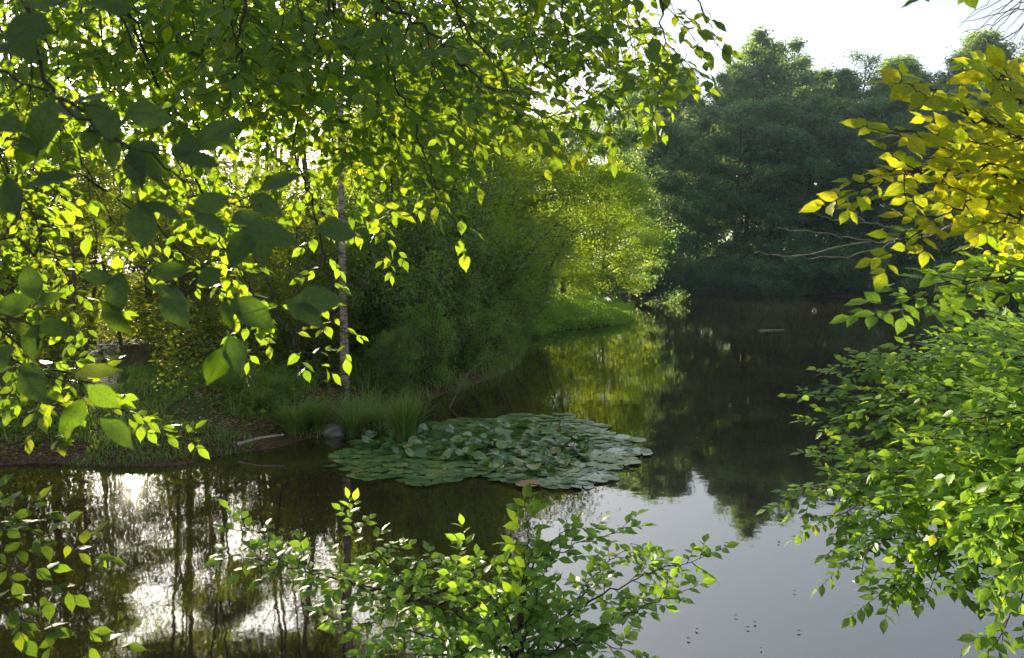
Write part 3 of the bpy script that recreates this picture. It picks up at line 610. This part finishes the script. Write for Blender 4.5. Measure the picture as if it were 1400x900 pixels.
def pad_xf(q):
    x, y, s, up_, i = q; r = random.Random(i * 7 + 1)
    z = (.04 + r.uniform(0, .07)) if up_ else .010 + .004 * (i % 5)
    tx, ty = (r.gauss(0, .3), r.gauss(0, .3)) if up_ else (r.gauss(0, .04), r.gauss(0, .04))
    return (x, y, z), (tx, ty, r.uniform(0, 6.28)), s, (4 + i % 4 if up_ else i % 4)
for q in ind:
    loc, rot, s, k = pad_xf(q); px, py = pixel(q[0], q[1])
    lb = ('crinkled dark green lily leaf standing up out of the patch' if q[3] else
          'flat silvery lily pad at the right end of the patch' if px > 790 else
          'small flat green lily pad at the left end of the patch' if px < 540 else 'flat round green lily pad in the middle of the patch')
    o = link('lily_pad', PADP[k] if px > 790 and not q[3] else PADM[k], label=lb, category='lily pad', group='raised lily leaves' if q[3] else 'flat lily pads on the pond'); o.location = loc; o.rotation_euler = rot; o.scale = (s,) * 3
from mathutils import Euler
VV, QQ, TT, RR = [], [], [], []; off = 0
for q in rest:
    loc, rot, s, k = pad_xf(q); v, qd, t_ = PADS[k]; m3 = np.array(Euler(rot).to_matrix()); v2 = (v * s) @ m3.T + np.array(loc)
    VV.append(v2); QQ.append(qd + off); TT.append(t_ + off); RR.append(np.full(len(v), random.Random(q[4]).random())); off += len(v)
link('lily_pads', mesh_from('lily_pads', np.vstack(VV), [np.vstack(QQ), np.vstack(TT)], M['pad'], rnd=np.concatenate(RR)), kind='stuff', label='the smaller lily pads filling the gaps of the patch', category='lily pads')
for (px, py, s, lb) in [(722, 665, .13, 'orange brown withered lily pad at the front edge of the patch'), (775, 641, .09, 'yellowed lily pad among the raised leaves, near the right')]:
    g = G(px, py); o = link('withered_pad', PADB, label=lb, category='lily pad', group='withered lily pads'); o.location = (g[0], g[1], .03); o.scale = (s,) * 3; o.rotation_euler = (.03, 0, px)
def flower():
    V, Q = [], []; n = 0
    for ring, (cnt, L, e) in enumerate([(8, .06, .35), (7, .05, .8), (5, .035, 1.2)]):
        for i in range(cnt):
            a = 6.283 * i / cnt + ring * .4; d = np.array([math.cos(a), math.sin(a), 0]); s_ = np.array([-math.sin(a), math.cos(a), 0])
            for t, w in ((0, .004), (.5, .014), (1, .001)):
                c = d * L * t * math.cos(e) + np.array([0, 0, L * math.sin(e) * t + .01 * t * t]); V += [c - s_ * w, c + s_ * w]
            Q += [(n, n + 1, n + 3, n + 2), (n + 2, n + 3, n + 5, n + 4)]; n += 6
    return mesh_from('water_lily_flower', np.array(V), [np.array(Q)], M['petal'])
o = link('water_lily_flower', flower(), label='pale water lily flower open among the raised leaves', category='flower'); g = G(783, 612, .1); o.location = (g[0], g[1], .10); o.scale = (1.3,) * 3
# small leaves drifting on the water
DL = leaves_mesh('floating_leaf', [(0, 0, 0)], [(1, 0, 0)], [(0, 0, 1)], [.032], [.5], M['litter'], OVAL)
dr = random.Random(5)
for i in range(46):
    if i < 26: px, py = dr.uniform(330, 640), dr.uniform(640, 760)
    elif i < 36: px, py = dr.uniform(930, 1090), dr.uniform(720, 890)
    else: px, py = dr.uniform(880, 1080), dr.uniform(450, 640)
    g = G(px, py)
    if inpoly(g[0], g[1], poly): continue
    o = link('floating_leaf', DL, label='tiny fallen leaf drifting on the open pond water', category='leaf', group='fallen leaves on the water'); o.location = (g[0], g[1], .014); o.rotation_euler = (0, 0, dr.uniform(0, 6.28)); o.scale = (dr.uniform(.5, 1.1),) * 3

# ------------------------------------------------------------------ near branches with modelled leaves
def twig(W, Lf, p0, d0, L, N0, r, rad, leaf, step, droop, jit, sub=0, start=.12):
    n = max(3, int(L / .05)); pts_ = [p0]; d = norm(d0); seg = L / n
    for i in range(n):
        d = norm(d + r.normal(0, .09, 3) + np.array([0, 0, -droop * seg])); pts_.append(pts_[-1] + d * seg)
    pts_ = np.array(pts_); W.tube(pts_, np.linspace(rad, rad * .35, n + 1), 4)
    s = start * L + r.uniform(0, step); side = 1 if r.rand() < .5 else -1; base = r.uniform(0, 1)
    while s < L:
        k = min(int(s / seg), n - 1); p = pts_[k] + (pts_[k + 1] - pts_[k]) * (s / seg - k); T = norm(pts_[k + 1] - pts_[k]); Bn = norm(np.cross(T, N0))
        if sub and L > .16 and r.rand() < .28 and s < L * .75:
            twig(W, Lf, p, T * .75 + side * Bn * .75 + r.normal(0, .12, 3), L * r.uniform(.3, .5), N0, r, rad * .6, leaf, step, droop, jit, sub - 1)
        else:
            a = r.uniform(.75, 1.15)
            Lf.add(p, T * math.cos(a) + side * Bn * math.sin(a) + np.array([0, 0, -droop * .06]) + r.normal(0, .09, 3), N0 + r.normal(0, jit, 3), leaf * r.uniform(.62, 1.15) * (1 - .15 * s / L), min(1, max(0, base * .5 + r.uniform(0, .5))))
        side = -side; s += step * r.uniform(.7, 1.3)
    Lf.add(pts_[-1], d + r.normal(0, .1, 3), N0 + r.normal(0, jit, 3), leaf * r.uniform(.8, 1.05), base * .5 + r.uniform(0, .5))
def bough(parent, ctrl, mat_, seed, r0=.0045, tl=.30, ts=.07, leaf=.065, step=.034, N0=(0, -.6, .7), droop=.6, jit=.3, sub=1, tmpl=BEECH, start=0.0, name='bough', label=None, attach=None, wood='twig', pend=.35):
    r = np.random.RandomState(seed); W = Wood(); Lf = Leaves(); N0 = norm(np.array(N0, float))
    c = np.array(ctrl, float); path = catmull(c, 8); L = np.concatenate([[0], np.cumsum(np.linalg.norm(np.diff(path, axis=0), axis=1))])
    path[1:-1] += r.normal(0, .004 + .003 * L[-1], (len(path) - 2, 3))
    if attach is not None:
        q = path[0]; up_ = attach
        W.tube(catmull([up_, (up_ + q) / 2 + np.array([0, 0, .06]), q], 5), np.linspace(r0 * 1.8, r0, 11), 5)
    W.tube(path, r0 * (1 - .78 * L / L[-1]), 6)
    s = start * L[-1] + r.uniform(0, ts); side = 1
    while s < L[-1]:
        k = min(np.searchsorted(L, s, side='right') - 1, len(path) - 2); f = (s - L[k]) / (L[k + 1] - L[k]); p = path[k] + (path[k + 1] - path[k]) * f
        T = norm(path[k + 1] - path[k]); Bn = norm(np.cross(T, N0)); u = s / L[-1]
        ln = tl * r.uniform(.6, 1.15) * (pend + (1 - pend) * (1 - u) ** .8)
        a = r.uniform(.6, 1.0); twig(W, Lf, p, T * math.cos(a) + side * Bn * math.sin(a) + N0 * r.normal(0, .22), ln, N0, r, r0 * .38, leaf, step, droop, jit, sub)
        side = -side; s += ts * r.uniform(.7, 1.3)
    twig(W, Lf, path[-1], path[-1] - path[-2], tl * .4, N0, r, r0 * .25, leaf, step, droop, jit, 0)
    t = link(name, W.mesh(name, M[wood]), parent)
    if label: t['label'] = label
    link('foliage', leaves_mesh('foliage', Lf.p, Lf.a, Lf.n, Lf.s, Lf.r, mat_, tmpl), t)
    return len(Lf.p)
NL = 0
def PP(*a): return [P(*q) for q in a]
# --- the beech that leans over the pond: trunk left of and behind the viewpoint, limbs above the frame
beech = thing('beech_tree', 'big beech reaching over the pond from the upper left with backlit hanging boughs', 'tree')
W = Wood(); bz = H1(-2.6, .2)
trunk = catmull([(-2.6, .2, bz - .3), (-2.55, .25, 2.0), (-2.4, .4, 4.5), (-2.2, .6, 7.5)], 8); W.tube(trunk, np.linspace(.20, .11, len(trunk)), 12)
LIMB = [catmull(c, 10) for c in ([(-2.5, .3, 3.0), (-2.2, 1.2, 3.5), (-1.6, 2.6, 4.1), (-.9, 4.4, 4.7), (0, 6.2, 5.3)], [(-2.45, .35, 3.8), (-1.4, 1.2, 3.9), (-.2, 2.4, 4.0), (.6, 3.6, 4.2), (1.3, 4.6, 4.4)],
        [(-2.5, .3, 2.5), (-2.6, 1.4, 2.9), (-3.0, 2.8, 3.4), (-3.2, 4.6, 4.3)], [(-2.4, .4, 3.1), (-1.5, .6, 3.1), (-.5, 1.3, 3.15), (.4, 2.0, 3.5), (1.0, 2.6, 3.9)])]
for l in LIMB: W.tube(l, np.linspace(.07, .018, len(l)), 8)
link('trunk', W.mesh('trunk', M['bark']), beech); LP = np.vstack(LIMB)
def att(p):
    q = LP[np.argmin(np.linalg.norm(LP - p, axis=1) + 2 * np.maximum(0, p[2] - LP[:, 2]))]; return q
HN = (.05, -.5, .85)
feat = [ # control pixels, leaf, twig length
    ([(515, -30, 2.1), (530, 90, 2.1), (562, 160, 2.15), (585, 230, 2.2), (625, 310, 2.25)], .062, .24),
    ([(520, 10, 2.1), (590, 45, 2.1), (655, 110, 2.0), (730, 155, 1.95), (800, 178, 1.9)], .066, .26),
    ([(700, -20, 3.2), (745, 90, 3.1), (800, 82, 3.1), (860, 92, 3.1), (925, 112, 3.1)], .060, .32),
    ([(335, -30, 2.0), (325, 60, 2.0), (318, 120, 2.0), (300, 165, 2.0)], .066, .26),
    ([(450, -30, 2.5), (440, 50, 2.5), (400, 110, 2.5), (330, 150, 2.5)], .066, .28),
    ([(905, -60, 2.6), (945, -15, 2.6), (965, 25, 2.6), (980, 60, 2.6)], .058, .13),
    ([(270, 250, 2.9), (310, 340, 2.9), (365, 430, 2.9), (432, 492, 2.9)], .062, .22),
    ([(400, 200, 3.0), (430, 290, 3.0), (448, 370, 3.0), (472, 465, 3.0)], .062, .20),
    ([(520, 170, 3.3), (535, 240, 3.3), (540, 300, 3.3), (535, 350, 3.3)], .055, .22),
    ([(840, 60, 3.3), (850, 110, 3.3), (858, 160, 3.3), (848, 190, 3.3)], .055, .18),
    ([(870, 20, 3.5), (890, 80, 3.5), (905, 130, 3.5), (885, 175, 3.5)], .055, .20),
    ([(610, -20, 2.6), (640, 40, 2.6), (690, 110, 2.6), (700, 160, 2.6)], .064, .28),
    ([(-60, 470, 2.2), (40, 500, 2.3), (110, 535, 2.4), (170, 560, 2.5)], .062, .22),
    ([(60, 500, 2.8), (130, 530, 2.8), (190, 575, 2.8), (258, 602, 2.8)], .058, .12),
    ([(-60, 540, 2.4), (0, 560, 2.4), (50, 585, 2.4), (75, 600, 2.4)], .056, .10),
    ([(200, 300, 3.4), (270, 360, 3.4), (330, 400, 3.4), (345, 470, 3.4)], .06, .22),
]
for i, (c, lf, tl_) in enumerate(feat):
    NL += bough(beech, PP(*c), M['beech'], 500 + i, leaf=lf, tl=tl_, ts=.055, step=.03, N0=HN, droop=.7, jit=.34, attach=att(P(*c[0])))
fr_ = np.random.RandomState(77)
fill = []
for px in range(-20, 900, 48):                       # top belt
    fill.append((px, -90, fr_.uniform(2.0, 3.8), px + fr_.uniform(10, 90), fr_.uniform(70, 150)))
for px in range(10, 860, 48):                        # deeper belt
    fill.append((px, -60, fr_.uniform(3.2, 4.0), px + fr_.uniform(10, 70), fr_.uniform(110, 190)))
for px, py in [(40, 240), (120, 300), (200, 260), (60, 380), (260, 320), (330, 230), (420, 190), (500, 160), (20, 330), (90, 440), (300, 280), (220, 190), (560, 250), (620, 200), (80, 150), (260, 210), (380, 240), (460, 220), (120, 220), (180, 130), (340, 150), (700, 190), (20, 520), (250, 120), (310, 205), (360, 235), (405, 255), (450, 225), (275, 245), (480, 285), (340, 180), (600, 130), (740, 130), (520, 210)]:
    fill.append((px - 120, py - 260, fr_.uniform(2.4, 4.2), px + 30, py))
for i, (x0, y0, d, x1, y1) in enumerate(fill):
    c = [(x0, y0, d), (x0 + (x1 - x0) * .35, y0 + (y1 - y0) * .3, d), (x0 + (x1 - x0) * .75, y0 + (y1 - y0) * .7, d * .99), (x1, y1, d * .98)]
    NL += bough(beech, PP(*c), M['beech'], 600 + i, leaf=.062, tl=.34, ts=.055, step=.03, N0=(fr_.uniform(-.35, .35), -.5, fr_.uniform(.5, 1.3)), droop=.7, jit=.38, attach=att(P(*c[0])))
# the nearest, dark branch at the left edge
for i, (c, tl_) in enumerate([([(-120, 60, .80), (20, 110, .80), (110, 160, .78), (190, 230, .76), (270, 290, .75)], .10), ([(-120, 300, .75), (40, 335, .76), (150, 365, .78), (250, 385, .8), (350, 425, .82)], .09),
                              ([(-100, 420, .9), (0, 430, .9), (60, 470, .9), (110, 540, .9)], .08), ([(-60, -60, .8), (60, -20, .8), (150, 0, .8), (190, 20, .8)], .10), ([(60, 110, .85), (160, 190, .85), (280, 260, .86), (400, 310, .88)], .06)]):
    NL += bough(beech, PP(*c), M['beech_shade'], 700 + i, r0=.0024, leaf=.056, tl=tl_ * 1.15, ts=.045, step=.034, N0=(.1, -.75, .55), droop=.9, jit=.35, sub=0, name='near_branch', attach=att(P(*c[0])))
# --- tree on the right with yellowing leaves
gold = thing('yellowing_beech', 'young beech with golden yellow leaves reaching in from the right edge', 'tree', (0, 0, 0))
W = Wood(); gz = H1(3.4, 1.6); gt = catmull([(3.4, 1.6, gz - .3), (3.2, 1.65, 1.5), (3.0, 1.75, 2.6), (2.7, 1.8, 4.2)], 8); W.tube(gt, np.linspace(.06, .03, len(gt)), 8); link('trunk', W.mesh('trunk', M['bark']), gold)
GN = (-.1, -.66, .75)
for i, (c, lf, tl_) in enumerate([
    ([(1480, 190, 1.9), (1370, 175, 1.8), (1290, 135, 1.75), (1232, 112, 1.7)], .062, .13), ([(1480, 235, 1.9), (1350, 225, 1.8), (1270, 190, 1.75), (1215, 182, 1.7)], .062, .13),
    ([(1480, 280, 1.9), (1330, 235, 1.8), (1240, 235, 1.75), (1155, 268, 1.7)], .055, .14), ([(1480, 250, 1.9), (1380, 262, 1.8), (1300, 290, 1.75), (1222, 345, 1.7)], .055, .12),
    ([(1480, 170, 1.8), (1420, 150, 1.7), (1385, 125, 1.65), (1360, 105, 1.6)], .064, .12), ([(1490, 300, 1.8), (1420, 290, 1.7), (1385, 300, 1.65), (1340, 305, 1.6)], .055, .12),
    ([(1480, 160, 2.0), (1440, 140, 2.0), (1400, 115, 2.0), (1330, 95, 2.0)], .06, .16), ([(1480, 230, 1.75), (1430, 215, 1.7), (1390, 190, 1.7), (1350, 165, 1.7)], .06, .14), ([(1480, 330, 2.0), (1420, 330, 2.0), (1360, 320, 2.0), (1330, 340, 2.0)], .055, .12), ([(1480, 220, 2.2), (1400, 210, 2.2), (1340, 195, 2.2), (1300, 180, 2.2)], .06, .2), ([(1480, 270, 2.0), (1400, 240, 2.0), (1330, 255, 2.0), (1250, 262, 2.0)], .055, .18)]):
    NL += bough(gold, PP(*c), M['gold'], 800 + i, r0=.005, leaf=lf * .9, tl=tl_ * 1.1, ts=.028, step=.019, N0=GN, droop=.3, jit=.4, sub=1, attach=gt[np.argmin(np.linalg.norm(gt - P(*c[0]), axis=1))])
W = Wood(); r = np.random.RandomState(3)
for c in ([(1480, 235, 3.0), (1370, 275, 3.0), (1270, 322, 3.0), (1180, 332, 3.0), (1090, 349, 3.0), (1030, 345, 3.0)], [(1270, 322, 3.0), (1200, 308, 3.0), (1140, 300, 3.0), (1090, 285, 3.0)], [(1200, 331, 3.0), (1130, 320, 3.0), (1060, 312, 3.0)], [(1230, 325, 3.0), (1190, 345, 3.0), (1120, 352, 3.0), (1060, 350, 3.02)], [(1180, 305, 3.0), (1160, 275, 3.0), (1140, 262, 3.0)]):
    pp = catmull(PP(*c), 7); W.tube(pp + r.normal(0, .004, pp.shape), np.linspace(.0055 if c[0][0] > 1400 else .003, .0012, len(pp)), 5)
W.tube(catmull([gt[-8], P(1480, 235, 3.0)], 4), np.linspace(.012, .006, 5), 5)
link('dead_branch', W.mesh('dead_branch', M['dead']), gold, label='bare grey branch without leaves')
# --- lower bough of green leaves and the shrub on the right
shrub = thing('hazel_shrub', 'broad bright green shrub spreading over the water at the right edge', 'shrub')
sz_ = H1(4.3, 3.0); sb = np.array([4.3, 3.2, sz_])
W = Wood(); stems = [catmull([sb + [0, 0, -.2], sb + [-.2, .2, .8], P(1500, 560, 3.9), P(1440, 520, 3.9)], 8), catmull([sb + [.1, .1, -.2], sb + [-.1, .1, .5], P(1520, 680, 3.6), P(1450, 640, 3.6)], 8), catmull([sb + [.2, -.1, -.2], sb + [.1, -.3, 1.2], P(1560, 400, 3.4), P(1480, 380, 3.4)], 8)]
for s_ in stems: W.tube(s_, np.linspace(.03, .012, len(s_)), 8)
link('stems', W.mesh('stems', M['bark']), shrub); SP_ = np.vstack(stems)
SN = (0, -.24, 1)
sh = [(1330, 425, 4.6), (1290, 455, 4.2), (1240, 485, 4.4), (1185, 492, 4.6), (1150, 510, 4.7), (1110, 540, 4.8), (1125, 580, 4.7), (1130, 620, 4.6), (1190, 560, 4.2), (1240, 540, 3.8), (1160, 655, 4.2), (1085, 683, 4.0), (1120, 715, 3.8), (1160, 740, 3.7),
      (1150, 775, 3.5), (1200, 815, 3.3), (1250, 780, 3.3), (1290, 720, 3.2), (1230, 620, 3.5), (1280, 590, 3.3), (1330, 640, 3.1), (1200, 700, 3.6), (1350, 540, 3.2), (1320, 480, 3.6), (1370, 460, 3.2), (1340, 755, 3.0), (1385, 690, 2.9), (1300, 660, 3.9), (1230, 660, 4.1), (1380, 600, 3.5), (1360, 800, 3.1), (1372, 862, 2.8), (1370, 720, 3.6), (1300, 530, 4.0), (1390, 500, 3.9)]
for i, (x1, y1, d) in enumerate(sh):
    e = P(x1, y1, d); x0 = 1500; y0 = 600 + (y1 - 600) * .45 - 30
    c = [P(x0, y0, d * .93), P(x0 + (x1 - x0) * .35, y0 + (y1 - y0) * .25 - 12, d * .95), P(x0 + (x1 - x0) * .72, y0 + (y1 - y0) * .66 - 8, d * .98), e]
    NL += bough(shrub, c, M['shrub'], 900 + i, r0=.007, leaf=.068, tl=.40, ts=.044, step=.025, N0=SN, droop=.12, jit=.34, sub=1, tmpl=BEECH, attach=SP_[np.argmin(np.linalg.norm(SP_ - c[0], axis=1))])
for i, c in enumerate([[(1500, 355, 1.9), (1400, 375, 1.85), (1300, 390, 1.8), (1195, 422, 1.75)], [(1500, 385, 1.9), (1420, 392, 1.9), (1350, 385, 1.9), (1290, 385, 1.9)], [(1500, 345, 2.0), (1440, 355, 2.0), (1390, 365, 2.0), (1340, 360, 2.0)]]):
    NL += bough(shrub, PP(*c), M['shrub'], 950 + i, r0=.004, leaf=.056, tl=.15, ts=.03, step=.022, N0=(0, -.42, .9), droop=.3, jit=.28, sub=0, name='low_bough', attach=SP_[-1])
# --- sapling in the middle foreground
sap = thing('beech_sapling', 'small leafy beech sapling rising over the water at the bottom middle', 'sapling')
root = np.array([.02, 2.5, H1(.02, 2.5)])
W = Wood(); st = catmull([root - [0, 0, .15], root + [0, .02, .25], P(705, 900, 2.55), P(712, 830, 2.55)], 8); W.tube(st, np.linspace(.018, .008, len(st)), 8); link('stem', W.mesh('stem', M['bark']), sap)
CN = (0, -.24, 1)
for i, (c, tl_) in enumerate([
    ([(715, 905, 2.55), (620, 840, 2.6), (500, 800, 2.65), (400, 765, 2.7), (330, 715, 2.75)], .22), ([(560, 822, 2.6), (450, 790, 2.6), (380, 770, 2.6), (305, 760, 2.6)], .12),
    ([(590, 832, 2.65), (540, 780, 2.7), (500, 735, 2.75), (478, 705, 2.8)], .14), ([(712, 850, 2.55), (720, 790, 2.55), (725, 740, 2.55), (722, 700, 2.55)], .11), ([(706, 905, 2.5), (735, 810, 2.5), (760, 760, 2.5), (850, 722, 2.5)], .16),
    ([(710, 910, 2.5), (800, 830, 2.55), (870, 790, 2.6), (960, 762, 2.65)], .20), ([(710, 915, 2.45), (790, 870, 2.45), (860, 840, 2.45), (935, 808, 2.45)], .14), ([(700, 900, 2.6), (650, 820, 2.65), (600, 780, 2.7), (570, 755, 2.75)], .18),
    ([(700, 905, 2.55), (680, 840, 2.55), (655, 790, 2.6), (640, 750, 2.6)], .18), ([(705, 920, 2.4), (640, 890, 2.35), (560, 860, 2.3), (470, 850, 2.3)], .20), ([(712, 920, 2.4), (760, 890, 2.4), (800, 880, 2.4), (860, 890, 2.4)], .16),
    ([(705, 920, 2.4), (660, 900, 2.3), (600, 895, 2.25), (530, 895, 2.2)], .18), ([(708, 900, 2.5), (700, 860, 2.5), (690, 830, 2.45), (680, 800, 2.45)], .2), ([(715, 900, 2.55), (790, 820, 2.7), (830, 770, 2.8), (870, 745, 2.8)], .16)]):
    NL += bough(sap, PP(*c), M['shrub'], 1000 + i, r0=.005, leaf=.050, tl=tl_ * 1.2, ts=.034, step=.019, N0=CN, droop=.2, jit=.32, sub=1, attach=st[-1 if c[0][1] < 905 else -6])
for i, (c, lf) in enumerate([([(712, 840, 2.5), (718, 780, 2.5), (722, 735, 2.5), (718, 695, 2.5)], .060), ([(720, 790, 2.5), (745, 750, 2.5), (770, 728, 2.5), (800, 722, 2.5)], .054)]):
    NL += bough(sap, PP(*c), M['shrub'] if i else M['beech'], 1050 + i, r0=.004, leaf=lf, tl=.10, ts=.035, step=.024, N0=(0, -.45, .9), droop=.1, jit=.3, sub=0, name='top_shoot', label='upright shoot with larger yellow green leaves', attach=st[-1])
# --- low shrub at the lower left
low = thing('low_beech_shrub', 'dim leafy shrub leaning in at the lower left corner above the brown water', 'shrub')
lb_ = np.array([-2.6, 2.0, H1(-2.6, 2.0)]); W = Wood(); ls = catmull([lb_ - [0, 0, .15], lb_ + [.05, .05, .6], lb_ + [.2, .1, 1.1]], 8); W.tube(ls, np.linspace(.02, .01, len(ls)), 8); link('stem', W.mesh('stem', M['bark']), low)
for i, (c, tl_) in enumerate([([(-120, 700, 2.1), (-40, 705, 2.1), (40, 725, 2.1), (125, 755, 2.1)], .13), ([(-120, 740, 2.0), (-40, 750, 2.0), (20, 775, 2.0), (75, 800, 2.0)], .15), ([(-120, 830, 1.9), (-20, 830, 1.9), (70, 860, 1.9), (150, 882, 1.9)], .10),
                              ([(-120, 700, 2.2), (-60, 690, 2.2), (0, 700, 2.2), (50, 700, 2.2)], .10), ([(-120, 800, 1.9), (-60, 800, 1.9), (-10, 820, 1.9), (30, 850, 1.9)], .08)]):
    NL += bough(low, PP(*c), M['beech'], 1100 + i, r0=.004, leaf=.055, tl=tl_, ts=.05, step=.03, N0=(0, -.4, .9), droop=.4, jit=.35, sub=1, attach=ls[len(ls) // 2])
# --- twigs of an unseen tree at the top right corner
ttr = thing('overhanging_tree', 'thin bare twigs with a few dark leaves hanging in at the top right corner', 'tree', (0, 0, 0))
W = Wood(); r = np.random.RandomState(9); ot = catmull([(3.3, .6, .3), (3.2, .9, 2.5), (3.0, 1.5, 4.6)], 8); W.tube(ot, np.linspace(.09, .05, len(ot)), 9)
W.tube(catmull([ot[-4], P(1500, -120, 2.6), P(1440, -60, 2.6)], 6), np.linspace(.02, .008, 13), 6); link('trunk', W.mesh('trunk', M['bark']), ttr); W = Wood()
for i in range(12):
    x0, y0 = 1440, -60 + i * 6; x1, y1 = 1310 + r.uniform(0, 70), r.uniform(0, 75) + i * 2; m = ((x0 + x1) / 2 + r.uniform(-10, 10), (y0 + y1) / 2 + r.uniform(-14, 10))
    pp = catmull(PP((x0, y0 if i % 3 else -60, 2.6), (*m, 2.6), (x1, y1, 2.6)), 6); W.tube(pp + r.normal(0, .004, pp.shape), np.linspace(.003, .0007, len(pp)), 4)
link('bare_twigs', W.mesh('bare_twigs', M['dead']), ttr)
NL += bough(ttr, PP((1450, -50, 2.0), (1370, -22, 2.0), (1310, -10, 2.0), (1250, -8, 2.0)), M['beech'], 1200, r0=.004, leaf=.06, tl=.06, ts=.07, N0=(0, -.2, 1), sub=0, attach=ot[-2])
HAZE = 0.0004
if HAZE:
    m, nt, out = mat('haze_air'); pv = N(nt, 'ShaderNodeVolumePrincipled'); pv.inputs['Color'].default_value = (.62, .80, 1, 1); pv.inputs['Density'].default_value = HAZE; pv.inputs['Anisotropy'].default_value = 0
    nt.links.new(pv.outputs[0], out.inputs['Volume'])
    b = [(-620, -620, -3), (620, -620, -3), (620, 620, -3), (-620, 620, -3), (-620, -620, 48), (620, -620, 48), (620, 620, 48), (-620, 620, 48)]
    b = [(x_, y_, z_) for x_, y_, z_ in b]
    o = link('haze', mesh_from('haze', b, [np.array([(3, 2, 1, 0), (4, 5, 6, 7), (0, 1, 5, 4), (1, 2, 6, 5), (2, 3, 7, 6), (3, 0, 4, 7)])], m, smooth=False), kind='stuff')
print('near leaves', NL, 'left wood', len(pts))
